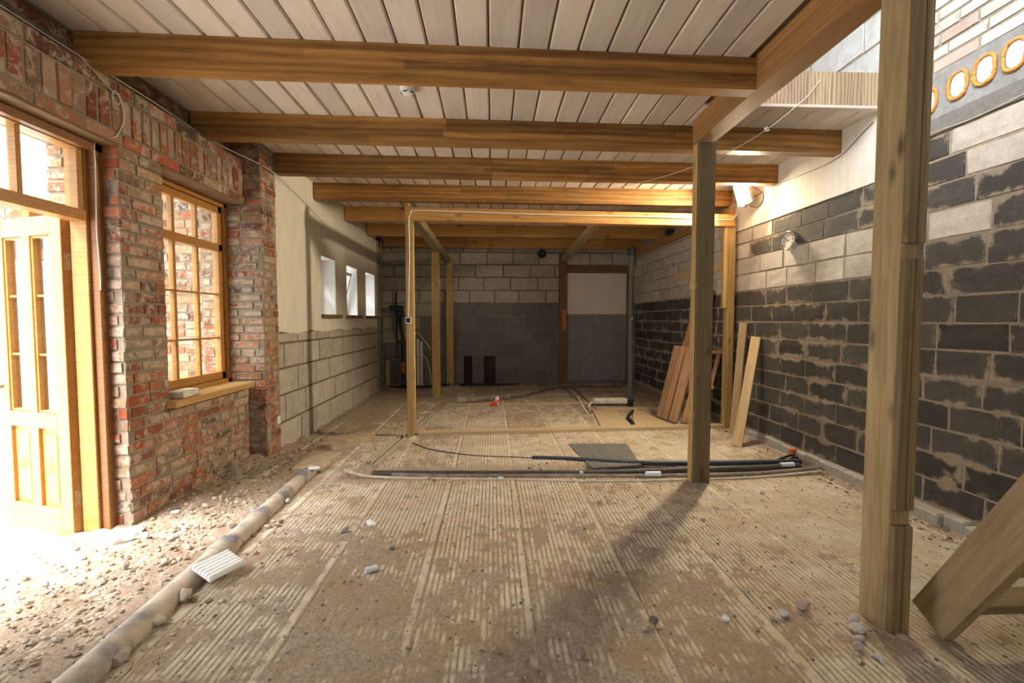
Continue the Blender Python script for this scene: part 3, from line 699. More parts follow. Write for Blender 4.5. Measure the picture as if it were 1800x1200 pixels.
# ------------------------------------------------------------------ small windows
for i, sw in enumerate(SW):
    w = struct(empty('window_%d' % (i + 2), (-2.5, (sw[0] + sw[1]) / 2, sw[2])), ['nearest small window in the plastered wall', 'middle small window in the plastered wall, its sash tilted open', 'farthest small window in the plastered wall'][i], 'window')
    y0, y1, z0, z1 = sw
    m = MB(); m.box((-2.62, y0 - .002, z0), (XQ + .012, y0 + .006, z1)); m.box((-2.62, y1 - .006, z0), (XQ + .012, y1 + .002, z1)); m.box((-2.62, y0, z1 - .006), (XQ + .012, y1, z1 + .002))
    P(m, 'reveal', M['reveal'], w)
    m = MB()
    for (ya, yb, za, zb) in ((y0, y0 + .05, z0, z1), (y1 - .05, y1, z0, z1), (y0, y1, z1 - .06, z1), (y0, y1, z0, z0 + .06)): m.cbox((-2.50, ya, za), (-2.43, yb, zb), .004)
    P(m, 'frame', M['door_wood'], w)
    sash = MB(); s0, s1, q0, q1 = y0 + .05, y1 - .05, 0, z1 - z0 - .12
    for (ya, yb, za, zb) in ((s0, s0 + .05, q0, q1), (s1 - .05, s1, q0, q1), (s0, s1, q1 - .05, q1), (s0, s1, q0, q0 + .05)): sash.cbox((-.03, ya, za), (.03, yb, zb), .004)
    sash.cbox((-.012, s0, q1 * .5 - .012), (.012, s1, q1 * .5 + .012), .002)
    so_ = sash.build('sash', M['white_plastic'] if i == 1 else M['door_wood'], w); so_.matrix_parent_inverse = w.matrix_basis.inverted()
    so_.location = (-2.47 if i != 1 else -2.44, 0, z0 + .06); so_.rotation_euler = (0, math.radians(14) if i == 1 else 0, 0)
    g = MB(); g.box((-.003, s0 + .05, q0 + .05), (.003, s1 - .05, q1 - .05)); g.build('pane', M['glass'], so_)
    sl = MB(); sl.cbox((-.21, y0 - .03, -.045), (.055, y1 + .10, .0), .005)
    o = sl.build('window_sill', M['darksill'], loc=(XQ + .012, 0, z0 + .002))
    tag(o, ['brown board sill under the nearest small window', 'brown board sill under the tilted middle small window', 'brown board sill under the farthest small window'][i], 'window sill', kind='thing')

# ------------------------------------------------------------------ porch outside the entrance
m = Masonry(); m.wall((0, 4.62, 0), (1, 0, 0), vd, -4.20, -2.76, rows_between(0, 2.95, .083), .262, brick_col, jit=.004)
m.slab((0, 4.62, 0), (1, 0, 0), vd, -4.22, -2.77, -.2, 2.95, .25)
m.wall((0, 4.62, 0), (1, 0, 0), vd, -6.4, -4.50, rows_between(2.0, 2.55, .083), .262, brick_col, jit=.004); m.slab((0, 4.62, 0), (1, 0, 0), vd, -6.4, -4.5, 2.0, 2.55, .25)
struct(m.build('wall_porch', [M['porch_brick'], M['mortar']]), 'sunlit red brick wall of the porch seen through door and grid window', 'wall')
m = MB(); m.cbox((-4.50, 4.60, 2.0), (-4.43, 4.70, 2.55), .004); m.cbox((-4.24, 4.60, 0), (-4.18, 4.70, 2.55), .004); m.cbox((-4.48, 4.60, 2.44), (-4.18, 4.70, 2.52), .004); m.cbox((-4.48, 4.60, 2.0), (-4.18, 4.70, 2.08), .004)
tag(m.build('porch_window_frame', M['door_wood']), 'orange wooden frame in the porch wall glimpsed above the open door leaf', 'window frame', kind='thing')
m = MB(); m.box((-6.6, 3.3, 2.95), (-2.76, 5.0, 3.05)); m.box((-6.4, 4.66, 2.55), (-4.2, 4.80, 2.95))
struct(m.build('porch_ceiling', M['porch_white']))
m = MB(); m.box((-12, -6, -.24), (-2.68, 14, -.06)); struct(m.build('ground', M['ground']))

# ------------------------------------------------------------------ floor
rng = np.random.default_rng(3)
def vnoise(x, y, seed):
    r = np.random.default_rng(seed).random((256, 256)); xi = np.floor(x).astype(int); yi = np.floor(y).astype(int)
    fx = x - xi; fy = y - yi; fx = fx * fx * (3 - 2 * fx); fy = fy * fy * (3 - 2 * fy)
    g = lambda a, b: r[a % 256, b % 256]
    return (g(xi, yi) * (1 - fx) + g(xi + 1, yi) * fx) * (1 - fy) + (g(xi, yi + 1) * (1 - fx) + g(xi + 1, yi + 1) * fx) * fy
def fbm(x, y, s, seed, o=5):
    t = 0; a = .5; n = 0
    for i in range(o): t = t + a * vnoise(x * s * 2 ** i + 31.7 * i, y * s * 2 ** i + 17.3 * i, seed + i); n += a; a *= .55
    return t / n
def sstep(a, b, x): t = np.clip((x - a) / (b - a), 0, 1); return t * t * (3 - 2 * t)
def bump2(x, y, cx, cy, rx, ry): return np.exp(-(((x - cx) / rx) ** 2 + ((y - cy) / ry) ** 2))
RP = .029
def floor_h(x, y, ridge=True):
    """height and dirt cover of the ridged boards"""
    x = np.asarray(x, float); y = np.asarray(y, float)
    px_ = np.floor((x - .19) / .545); py_ = np.floor((y - np.where(px_ >= 0, 2.107, 1.738)) / 1.09)
    pr = vnoise(px_ * 3.7 + 50, py_ * 5.3 + 50, 91)
    fx = (x - .19) / .545 - px_; sx = np.minimum(fx, 1 - fx) * .545
    fy = (y - np.where(px_ >= 0, 2.107, 1.738)) / 1.09 - py_; sy = np.minimum(fy, 1 - fy) * 1.09
    q = (x / RP) % 1.0; r = .012 * (1 - np.clip((np.abs(2 * q - 1) - .50) / .42, 0, 1) ** 1.4)
    rid_ = np.floor(x / RP); r = r - .0055 * vnoise(rid_ * 7.13 + 40, y * 11 + 40, 71) * (vnoise(x * 1.3 + 9, y * 1.3 + 9, 72) > .3)
    r = np.where(((1 - fx) * .545 < .04), .0125, r)                       # flat edge of each board
    r = r + (pr - .5) * .006
    seam = np.clip(1.6 - sx / .006, 0, 1) + np.clip(1 - sy / .005, 0, 1) * .8
    r = r - .014 * np.clip(seam, 0, 1)
    f1 = fbm(x, y, 1.1, 5); f2 = fbm(x, y, 6.5, 11); f3 = fbm(x, y, 34, 21, 3)
    f4 = fbm(x, y, 17, 33, 3)
    D = .52 + 1.2 * (f1 - .5) + 1.3 * (f2 - .5) + 1.2 * (f4 - .5)
    D = D + .50 * bump2(x, y, -.1, 1.75, 1.6, .8) + .55 * bump2(x, y, .15, 2.95, .75, .16) + .35 * bump2(x, y, 1.0, 1.8, .6, .5) + .25 * bump2(x, y, -.6, 2.6, .7, .5)  # the thin band across the middle is a floor shadow laid in as dirt
    D = D + .45 * sstep(-1.25, -1.75, x) + .8 * bump2(x, y, 0, 3.98, 9, .10) * (x > -1.35) - .30 * bump2(x, y, .6, 3.4, 1.0, .45) - .34 * bump2(x, y, 2.1, 2.9, .9, 1.0)
    D = D + .35 * sstep(5.3, 6.6, y) + .5 * sstep(2.75, 3.0, x) - .15 * bump2(x, y, .4, 4.9, 1.4, .4)
    sm_ = np.clip(1 - sx / .03, 0, 1)
    lev = .0130 * (D - .45 * sm_ * (f2 > .38))
    h = np.maximum(r, lev + .004 * (f3 - .5) + .003 * (f4 - .5))
    dirt = sstep(-.0022, .0030, lev - r + .0060 * (f3 - .5))
    # rubble bank along the brick wall, trench with pipes
    bank = .05 * sstep(-1.85, -2.25, x) * sstep(2.6, 3.3, y) * sstep(5.6, 4.6, y) + .022 * sstep(-1.7, -2.2, x)
    h = h + bank * (.5 + f2) + .022 * (f2 - .5) * sstep(-1.45, -1.9, x)
    tr = sstep(3.95, 4.0, y) * sstep(4.36, 4.30, y) * sstep(-1.35, -1.28, x)
    cx = -1.19 + .10 * (y - 4.3); tr2 = sstep(.10, .075, np.abs(x - cx)) * sstep(4.1, 4.2, y) * sstep(9.2, 9.0, y)
    T_ = np.maximum(tr, tr2); h = h * (1 - T_) + T_ * (-.035 + .02 * f2 + .01 * f3); dirt = np.maximum(dirt, T_ * .9)
    wet = .5 + .5 * (f1 - .5)
    return h, dirt, pr, f2, T_
def floor_grid(xs, ys):
    X, Y = np.meshgrid(xs, ys); h, dirt, pr, f2, T_ = floor_h(X, Y)
    V = np.stack([X, Y, h], -1).reshape(-1, 3).astype(np.float32)
    Cc = np.stack([dirt, pr, f2, np.ones_like(h)], -1).reshape(-1, 4).astype(np.float32)
    nx, ny = len(xs), len(ys); i = np.arange(nx * ny).reshape(ny, nx)
    F = np.stack([i[:-1, :-1], i[:-1, 1:], i[1:, 1:], i[1:, :-1]], -1).reshape(-1, 4)
    return V, Cc, F
Vs = []; Cs = []; Fs = []; off = 0
for xs, ys in ((np.arange(-2.78, 3.13, .0045), np.concatenate([np.arange(1.3, 4.42, .02)])), (np.arange(-2.78, 3.13, .0075), np.concatenate([np.arange(4.40, 9.82, .035)])), (np.arange(-2.78, 3.2, .1), np.arange(-2.7, 1.34, .1))):
    V, Cc, F = floor_grid(xs, ys); Vs.append(V); Cs.append(Cc); Fs.append(F + off); off += len(V)
V = np.concatenate(Vs); Cc = np.concatenate(Cs); F = np.concatenate(Fs)
me = bpy.data.meshes.new('floor'); me.vertices.add(len(V)); me.vertices.foreach_set('co', V.ravel())
me.loops.add(F.size); me.loops.foreach_set('vertex_index', F.ravel().astype(np.int32)); me.polygons.add(len(F))
me.polygons.foreach_set('loop_start', np.arange(0, F.size, 4, dtype=np.int32)); me.update(calc_edges=True)
a = me.color_attributes.new('tone', 'FLOAT_COLOR', 'POINT'); a.data.foreach_set('color', Cc.ravel())
def floor_mat():
    m = NT('dusty_ridged_boards', .92, .15); co = m.coord()
    n = m.noise(co, 55, 6, .75); n2 = m.noise(co, 7, 5, .65); n3 = m.noise(co, 190, 3, .7)
    rid = m.ramp(n2, [(.3, (0.62, 0.54, 0.41)), (.6, (0.80, 0.73, 0.60))])
    rid = m.mix(m.math('MULTIPLY', m.ramp(n, [(.45, 0.0), (.7, 1.0)]), .35), rid, (0.48, 0.38, 0.28))
    drt = m.ramp(m.math('ADD', m.math('MULTIPLY', n, .6), m.math('MULTIPLY', n3, .4)), [(.36, (0.21, 0.16, 0.12)), (.5, (0.42, 0.335, 0.26)), (.64, (0.62, 0.53, 0.44))])
    drt = m.mix(m.ramp(n2, [(.45, 0.0), (.7, .45)]), drt, (0.40, 0.285, 0.19))
    f = m.math('ADD', m.attr(0), m.math('MULTIPLY', m.math('SUBTRACT', n, .5), .5))
    st = m.noise(m.coord((1, 1.6, 1)), 1.5, 5, .62)
    c = m.mix(f, rid, drt); c = m.mix(m.ramp(st, [(.42, 0.0), (.68, .55)]), c, m.mix(f, (0.54, 0.39, 0.22), (0.37, 0.25, 0.145)))
    m.color(c); m.bump(m.math('ADD', m.math('MULTIPLY', n, .6), m.math('MULTIPLY', n3, .4)), 1.0, .016); return m.mat
me.materials.append(floor_mat())
o = bpy.data.objects.new('floor', me); COL.objects.link(o); struct(o, 'dusty floor of ridged cream boards', 'floor')
p = MB(); p.box((-2.75, -2.8, -.3), (XR + .2, YB + .2, -.10)); struct(p.build('floor_base', M['concrete']))
def fh(x, y): return float(floor_h(np.array([x]), np.array([y]))[0][0])
def onfloor(px, py, dz=0):
    q = at(px, py, Z=0); return Vector((q.x, q.y, fh(q.x, q.y) + dz))

# ------------------------------------------------------------------ stones and gravel
ICO = None
def rock_mesh(seed, sub=2, sq=(1, .8, .6)):
    bm = bmesh.new(); bmesh.ops.create_icosphere(bm, subdivisions=sub, radius=1)
    o_ = Vector((seed * 7.3, seed * 3.1, seed * 1.7))
    for v in bm.verts:
        d = 1 + .5 * mn.noise(v.co * .9 + o_) + .22 * mn.noise(v.co * 2.6 + o_); c = v.co * d
        v.co = Vector((c.x * sq[0], c.y * sq[1], c.z * sq[2]))
    for k in range(3):   # a few broken flat faces
        n = Vector((mn.noise(o_ + Vector((k, 0, 0))), mn.noise(o_ + Vector((0, k, 5))), mn.noise(o_ + Vector((9, 0, k))))).normalized()
        for v in bm.verts:
            t = v.co.dot(n) - .55
            if t > 0: v.co -= n * t
    r = ([v.co.copy() for v in bm.verts], [[v.index for v in f.verts] for f in bm.faces]); bm.free(); return r
def gravel(name, n, posf, smin, smax, cols, label):
    base = [rock_mesh(i + 40, 1, (1, .85, .65)) for i in range(8)]
    m = MB()
    for i in range(n):
        x, y = posf()
        while (x < -2.31 and y > 2.85) or (x < -2.15 and y > 4.4) or x > 3.06 or y > 9.7: x, y = posf()
        sz = smin * (smax / smin) ** (R() ** 2.2); a = U(0, 2 * PI); ca, sa = math.cos(a), math.sin(a)
        vs, fs = random.choice(base); c = random.choice(cols); k = U(.8, 1.15)
        m.add([(x + (v.x * ca - v.y * sa) * sz, y + (v.x * sa + v.y * ca) * sz, v.z * sz) for v in vs], fs, 0, tuple(q * k for q in c))
    v = np.array(m.v); cnt = 42
    # drop every pebble on the floor surface
    ctr = v.reshape(-1, len(base[0][0]), 3).mean(1); h = floor_h(ctr[:, 0], ctr[:, 1])[0]
    v = v.reshape(-1, len(base[0][0]), 3); v[:, :, 2] += h[:, None] + .15 * (v[:, :, 2].max(1) - v[:, :, 2].min(1))[:, None]
    m.v = [tuple(q) for q in v.reshape(-1, 3)]
    return tag(m.build(name, M['stone']), label, 'gravel', kind='stuff')
GC = [(0.56, 0.48, 0.38), (0.46, 0.37, 0.28), (0.40, 0.32, 0.24), (0.52, 0.45, 0.37), (0.30, 0.235, 0.17), (0.42, 0.36, 0.31), (0.24, 0.17, 0.115)]
gravel('gravel', 4200, lambda: (random.gauss(-2.0, .22), U(1.5, 5.2)) if R() < .75 else (U(-2.7, -1.2), U(1.5, 4.6)), .003, .022, GC, 'loose gravel and mortar crumbs banked along the brick wall')
gravel('gravel', 8000, lambda: (U(-1.5, 3.0), 1.4 + 3.2 * R() ** 1.3), .002, .012, GC, 'fine grit and crumbs scattered over the ridged boards')
gravel('gravel', 1500, lambda: (U(-1.3, 3.0), random.gauss(4.12, .12)) if R() < .6 else (random.gauss(-1.15, .13), U(4.3, 7.5)) if R() < .6 else (U(-2.15, 3.0), random.gauss(9.3, .2)), .005, .022, GC, 'crumbs lying in the pipe trench across the floor')
gravel('gravel', 500, lambda: (random.gauss(2.93, .07), U(1.6, 5.6)), .005, .025, GC, 'crumbs along the foot of the dark block wall')
STN = [  # px, py, radius (m), colour, label or None
 (1143, 1112, .026, (0.44, 0.36, 0.27), 'pale tan stone in front of a darker one near the bottom of the picture'),
 (1150, 1097, .024, (0.16, 0.14, 0.12), 'dark grey stone just behind a pale tan one on the near floor'),
 (1274, 1095, .022, (0.80, 0.82, 0.86), 'bright white angular chip alone on the near floor'),
 (1412, 1074, .040, (0.46, 0.36, 0.31), 'pinkish broken stone left of the big foreground post'),
 (1498, 1098, .034, (0.52, 0.50, 0.48), 'upper grey mortar chunk beside the foot of the big foreground post'),
 (1510, 1115, .034, (0.46, 0.44, 0.43), 'largest grey mortar chunk beside the foot of the big foreground post'),
 (1511, 1131, .022, (0.50, 0.47, 0.45), 'small grey chunk in the middle of the row by the foreground post'),
 (1509, 1146, .024, (0.44, 0.41, 0.40), 'lowest grey chunk of the row by the foreground post'),
 (1378, 946, .022, (0.62, 0.54, 0.48), 'whitish stone alone on the ridged boards left of the foreground post'),
 (1255, 982, .020, (0.46, 0.42, 0.38), None), (1304, 987, .018, (0.48, 0.42, 0.36), None), (1191, 970, .020, (0.40, 0.36, 0.32), None),
 (1236, 918, .022, (0.34, 0.31, 0.28), 'flat grey stone on the ridged boards before the mid-room post'),
 (1340, 870, .022, (0.42, 0.40, 0.38), None), (1054, 887, .020, (0.36, 0.35, 0.34), 'grey stone on the ridged boards in front of the pipe trench'),
 (1027, 934, .018, (0.33, 0.33, 0.34), None), (1313, 1043, .017, (0.44, 0.40, 0.35), None), (1367, 1094, .02, (0.52, 0.48, 0.42), None),
 (1358, 1092, .018, (0.40, 0.32, 0.2), None), (1377, 1086, .022, (0.52, 0.52, 0.53), None), (1545, 1162, .018, (0.5, 0.47, 0.45), None), (1552, 1168, .016, (0.55, 0.52, 0.48), None),
 (607, 938, .026, (0.26, 0.25, 0.24), 'dark grey stone left of the white foam lump'), (215, 1168, .040, (0.42, 0.36, 0.29), 'rounded tan stone nearest the camera right of the drain pipe'),
 (212, 1152, .032, (0.44, 0.38, 0.31), 'second rounded tan stone right of the drain pipe'), (278, 1102, .040, (0.46, 0.40, 0.32), 'large tan stone against the drain pipe'),
 (325, 1062, .040, (0.44, 0.38, 0.31), 'brown tan stone beside the drain pipe below the white foam board'),
 (505, 886, .028, (0.52, 0.47, 0.40), 'pale stone beside the far part of the drain pipe'), (455, 918, .032, (0.58, 0.52, 0.44), 'whitish stone on top edge of the drain pipe beyond the foam board'),
 (408, 932, .030, (0.50, 0.44, 0.35), None), (440, 945, .022, (0.45, 0.38, 0.30), None), (470, 932, .024, (0.48, 0.42, 0.34), None), (425, 960, .02, (0.42, 0.34, 0.26), None), (385, 1018, .026, (0.50, 0.44, 0.37), None),
 (345, 1028, .022, (0.42, 0.36, 0.29), None), (300, 955, .03, (0.52, 0.47, 0.40), None), (330, 968, .024, (0.48, 0.42, 0.34), None), (255, 960, .038, (0.60, 0.55, 0.48), 'pale lump of mortar in front of the brick pier'),
 (360, 905, .026, (0.46, 0.40, 0.32), None), (395, 880, .022, (0.42, 0.35, 0.26), None), (290, 1000, .026, (0.5, 0.44, 0.36), None), (220, 1012, .028, (0.48, 0.42, 0.35), None), (180, 1035, .026, (0.5, 0.45, 0.38), None),
 (1418, 808, .035, (0.44, 0.38, 0.31), 'stone at the pipe ends against the dark block wall'), (1428, 815, .032, (0.48, 0.43, 0.36), None), (1410, 818, .03, (0.40, 0.34, 0.27), None), (1402, 825, .028, (0.46, 0.40, 0.33), None), (1440, 835, .03, (0.40, 0.33, 0.26), None),
 (1340, 775, .05, (0.42, 0.39, 0.35), 'grey rubble lump behind the foot of the leaning plank'), (905, 835, .026, (0.40, 0.31, 0.21), None), (938, 836, .026, (0.36, 0.28, 0.2), None), (980, 832, .03, (0.38, 0.30, 0.2), None), (1002, 831, .028, (0.40, 0.32, 0.22), None),
 (632, 876, .03, (0.50, 0.43, 0.33), 'dust coloured lump on the boards below the left end of the pipes'), (1146, 748, .03, (0.35, 0.30, 0.24), None),
 (1120, 875, .018, (0.3, 0.24, 0.17), None), (745, 925, .014, (0.34, 0.28, 0.2), None), (690, 968, .02, (0.25, 0.22, 0.2), None), (872, 1155, .018, (0.4, 0.3, 0.22), None), (1020, 1162, .016, (0.36, 0.3, 0.24), None),
]
for i, (px, py, rad, col, lab) in enumerate(STN):
    vs, fs = rock_mesh(i + 1, 2, (1, U(.7, .95), U(.55, .75)))
    m = MB(); mnz = min(v.z for v in vs); m.add([v * rad for v in vs], fs, 0, col)
    q = onfloor(px, py); o = m.build('rubble_stone', M['stone'], loc=(q.x, q.y, q.z - mnz * rad * .8), rot=(0, 0, U(0, 6)))
    if lab: tag(o, lab, 'stone', 'rubble stones on the floor')
    else:
        k = 0 if q.x < -1.45 else 1 if (q.y < 3.7) else 2
        tag(o, ['small rubble stone among the gravel beside the drain pipe', 'small loose stone on the open ridged boards', 'small stone lying in or beside the pipe trench'][k], 'stone', ['small stones by the drain pipe', 'small stones on the ridged boards', 'small stones by the pipe trench'][k])

# ------------------------------------------------------------------ pipes, hoses and cables on the floor
def pipe(name, pts, r, mat, label, cat='pipe', n=12, k=6):
    m = MB(); m.tube(spline(pts, k), r, n); return tag(m.build(name, mat), label, cat)
t = thing('drain_pipe', 'thick grey drain pipe half buried in rubble along the left side', 'pipe', (-1.62, 2.9, 0))
m = MB(); pts = spline([(-1.57, .9, .03), (-1.575, 1.75, .028), (-1.60, 2.6, .03), (-1.63, 3.4, .022), (-1.66, 4.18, .02)]); m.tube(pts, .062, 20)
o = P(m, 'barrel', M['drain'], t)
m = MB(); m.tube([(-1.601, 2.62, .03), (-1.606, 2.76, .03)], .071, 20); P(m, 'socket_joint', M['drain'], t)
def F(px, py, dz=0): q = at(px, py, Z=dz); return (q.x, q.y, dz)
pipe('conduit', [F(606, 826, .02), F(640, 836, .012), F(700, 840, .012), F(800, 842, .012), F(900, 843, .012), F(1020, 846, .012), F(1135, 845, .012), F(1225, 843, .014), F(1330, 839, .016), F(1438, 829, .03)], .014, M['conduit'], 'pale dusty conduit, front one of the pipes across the floor', 'conduit')
pipe('pipe', [F(690, 836, .0), F(760, 838, .01), F(860, 838, .01), F(1000, 838, .01), F(1120, 838, .01), F(1250, 836, .015), F(1340, 833, .02), F(1440, 824, .03)], .027, M['dustpipe'], 'dusty grey pipe just behind the front conduit in the trench')
pipe('pipe', [F(655, 833, .0), F(740, 833, .01), F(860, 833, .01), F(1000, 832, .01), F(1090, 830, .015), F(1250, 825, .02), F(1330, 823, .025), F(1405, 819, .03)], .031, M['hose'], 'black dusty pipe in the middle of the pipe trench')
pipe('cord', [F(725, 778, .015), F(760, 790, .015), F(830, 800, .013), F(900, 803, .012), F(940, 805, .012)], .006, M['hose'], 'thin dark cord leading from the left partition post to the blue black hose', 'cord')
pipe('hose', [F(935, 805, .012), F(1000, 807, .015), F(1080, 812, .018), F(1180, 814, .02), F(1300, 813, .02), F(1408, 811, .035)], .026, M['bluehose'], 'blue black hose, rearmost of the pipes across the floor', 'hose')
# stray bits in the trench
def bit(name, px, py, sx, sy, sz, mat, lab, cat, rz=0, tube=False, dz=0):
    q = onfloor(px, py, dz); m = MB()
    if tube: m.tube([(-sx / 2, 0, sy / 2), (sx / 2, 0, sy / 2)], sy / 2, 10)
    else: m.cbox((-sx / 2, -sy / 2, 0), (sx / 2, sy / 2, sz), min(sx, sy, sz) * .2)
    return tag(m.build(name, mat, loc=q, rot=(0, 0, rz)), lab, cat)
bit('plastic_sleeve', 1148, 843, .13, .045, .03, M['bluefoam'], 'pale blue plastic sleeve by the front conduit left of the mid-room post', 'plastic piece', 0, True, .02)
bit('plastic_sleeve', 1383, 826, .13, .05, .03, M['bluefoam'], 'pale blue plastic sleeve between the pipe ends near the block wall', 'plastic piece', .05, True, .045)
bit('plastic_sleeve', 653, 1008, .062, .034, .03, M['bluefoam'], 'short pale blue tube piece on the near floor left of the seam', 'plastic piece', .5, True)
bit('foam_chip', 880, 845, .05, .03, .02, M['bluefoam'], 'small bluish foam chip at the front conduit', 'foam chip', .3)
bit('foam_chip', 1012, 826, .05, .03, .02, M['bluefoam'], 'small bluish chip on the board behind the pipe trench', 'foam chip', .8)
bit('foam_chip', 1022, 836, .03, .03, .03, M['bluefoam'], 'tiny bluish chip between the dark pipes', 'foam chip', .2, dz=.035)
bit('foam_chip', 552, 838, .09, .045, .018, M['foam'], 'flat white foam chip at the far end of the drain pipe', 'foam chip', .2, dz=.06)
bit('foam_chip', 308, 917, .05, .03, .015, M['foam'], 'small white chip in the gravel beside the brick wall', 'foam chip', .4)
bit('foam_chip', 740, 893 + 60, .02, .02, .01, M['foam'], 'tiny white crumb on the seam of the near boards', 'foam chip', .4)
m = MB(); vs, fs = rock_mesh(77, 2, (1, .8, .6)); m.add([v * .036 for v in vs], fs); tag(m.build('foam_lump', M['foam'], loc=onfloor(651, 926, .012)), 'white foam lump on the boards between drain pipe and floor seam', 'foam lump')
bit('brick_fragment', 1393, 806, .07, .05, .06, M['orange_brick'], 'orange red brick fragment at the pipe ends by the block wall', 'brick', .2, dz=.03)
m = MB()
for pts in ([F(1368, 808, .03), F(1380, 803, .05), F(1392, 800, .055), F(1404, 806, .03)], [F(1372, 805, .02), F(1384, 809, .03), F(1396, 803, .05)]): m.tube(spline(pts), .012, 7)
tag(m.build('cable_tangle', M['black']), 'tangle of black cable ends around the brick fragment', 'cable')
# ridged foam board piece lying on the drain pipe
m = MB(); n = 6; Wd, Ld = .135, .19
for k in range(n):
    a = -Wd / 2 + Wd * k / n; b = a + Wd / n
    m.cbox((a + .002, -Ld / 2, .0), (b - .002, Ld / 2, .034), .005)
m.box((-Wd / 2, -Ld / 2 + .002, .001), (Wd / 2, Ld / 2 - .002, .024))
q = at(377, 1000, Z=.07)
tag(m.build('foam_board', M['foam'], loc=(q.x + .02, q.y, .078), rot=(-.02, .30, -.42)), 'white ridged foam board piece resting on the drain pipe', 'foam board')
# dark patch of floor, built as thin ridged strips on a flat base
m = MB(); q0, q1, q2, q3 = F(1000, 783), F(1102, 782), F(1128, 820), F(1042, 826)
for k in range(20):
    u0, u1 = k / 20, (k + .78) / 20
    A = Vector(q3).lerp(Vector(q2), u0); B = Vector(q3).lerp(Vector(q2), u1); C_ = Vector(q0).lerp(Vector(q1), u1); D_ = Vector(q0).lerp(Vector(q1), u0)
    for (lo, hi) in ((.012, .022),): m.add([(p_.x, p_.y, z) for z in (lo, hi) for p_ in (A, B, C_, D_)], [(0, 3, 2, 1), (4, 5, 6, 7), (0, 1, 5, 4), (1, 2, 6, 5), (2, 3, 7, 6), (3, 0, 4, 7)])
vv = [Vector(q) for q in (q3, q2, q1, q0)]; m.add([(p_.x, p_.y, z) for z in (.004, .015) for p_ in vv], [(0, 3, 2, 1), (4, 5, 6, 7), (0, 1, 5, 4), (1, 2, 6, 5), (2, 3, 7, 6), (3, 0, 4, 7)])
tag(m.build('ridged_patch', M['patch_grey']), 'dark grey ridged patch on the floor behind the blue black hose', 'sheet')
# flat boards on the left floor
def flat(name, pxs, z0, z1, mat, lab, cat='board'):
    m = MB(); vs = [at(a, b, Z=z1) for a, b in pxs]; n = len(vs)
    m.add([(v.x, v.y, z0) for v in vs] + [(v.x, v.y, z1) for v in vs], [tuple(range(n - 1, -1, -1)), tuple(range(n, 2 * n))] + [(k, (k + 1) % n, n + (k + 1) % n, n + k) for k in range(n)], 0, (.45,) * 3)
    return tag(m.build(name, mat), lab, cat)
flat('loose_board', [(512, 823), (566, 824), (600, 795), (548, 793)], .01, .045, M['dusty_board'], 'dusty brown sheet of board beyond the end of the drain pipe')
flat('insulation_board', [(585, 783), (632, 772), (660, 765), (650, 757), (596, 764), (560, 781)], .0, .06, M['dusty_board'], 'thick dusty insulation board on the floor left of the partition', 'insulation board')
flat('loose_board', [(1058, 752), (1116, 752), (1080, 716), (1040, 718)], .006, .03, M['board_floor'], 'thin brown board on the floor behind the sole plate')
flat('loose_board', [(1112, 750), (1186, 748), (1113, 716)], .006, .045, M['board_floor'], 'pale three-cornered board in front of the leaning red planks')
for j, (xa, xb, ya, yb, lab) in enumerate(((-1.245, -1.205, 4.5, 6.6, 'left grey metal channel in the long floor slot'), (-1.15, -1.11, 4.4, 6.9, 'right grey metal channel in the long floor slot'))):
    m = MB(); dx = .10 * (yb - ya) 
    M_ = Matrix.Translation((xa, ya, -.02)) @ Matrix.Rotation(-math.atan(.10), 4, 'Z')
    m.box((0, 0, 0), (.045, yb - ya, .006), M=M_); m.box((0, 0, .006), (.005, yb - ya, .032), M=M_); m.box((.04, 0, .006), (.045, yb - ya, .032), M=M_)
    tag(m.build('floor_channel', M['conduit']), lab, 'channel')
pipe('conduit', [F(500, 800, .03), F(560, 760, .03), F(612, 728, .025), F(650, 705, .02)], .022, M['dustpipe'], 'dusty pipe lying along the foot of the pale block wall')
pipe('conduit', [(-2.12, 3.1, .035), (-2.10, 3.6, .066), (-2.04, 4.3, .060), (-1.98, 4.75, .035)], .016, M['dustpipe'], 'dusty hose in the gravel along the foot of the brick wall', 'hose')
pipe('white_cable', [F(735, 727, .02), F(752, 724, .03), F(770, 726, .015), F(780, 729, .01)], .006, M['white_cable'], 'short white cable end beside the left partition post', 'cable')
# far floor
t = thing('waste_pipe', 'long dark waste pipe lying diagonally on the far floor', 'pipe', (.2, 8.8, 0))
m = MB(); m.tube(spline([F(812, 704, .05), F(865, 699, .06), F(920, 692, .06), F(968, 680, .06), F(1010, 676, .06), F(1090, 676, .06)]), .05, 12); P(m, 'barrel', M['dustpipe'], t)
for (a, b) in ((812, 704), (890, 697)): q = Vector(F(a, b, .05)); m = MB(); m.tube([q + Vector((-.07, .0, 0)), q + Vector((.06, 0, 0))], .062, 12); P(m, 'collar', M['grey_plastic'], t)
t = thing('pipe_valve', 'red handled valve on the far floor in front of the diagonal waste pipe', 'valve', (.05, 7.8, 0))
q = Vector(F(872, 707, .05)); m = MB(); m.tube([q + Vector((0, -.06, -.02)), q + Vector((.02, .14, .05))], .035, 10); P(m, 'body', M['white_plastic'], t)
m = MB(); m.cbox((q.x - .09, q.y - .12, .0), (q.x + .02, q.y - .05, .06), .01); m.tube([(q.x - .08, q.y - .1, .05), (q.x + .09, q.y - .02, .10)], .014, 8); P(m, 'handle', M['red'], t)
m = MB(); q = Vector(F(1105, 712, .05)); q2 = Vector(F(1042, 709, .05)); m.cbox((0, -.07, 0), ((q - q2).length, .07, .09), .02, M=Matrix.Translation(q2) ); tag(m.build('foam_strip', M['foam_dirty']), 'dirty white foam strip lying at the foot of the tall dark pipe', 'foam strip')
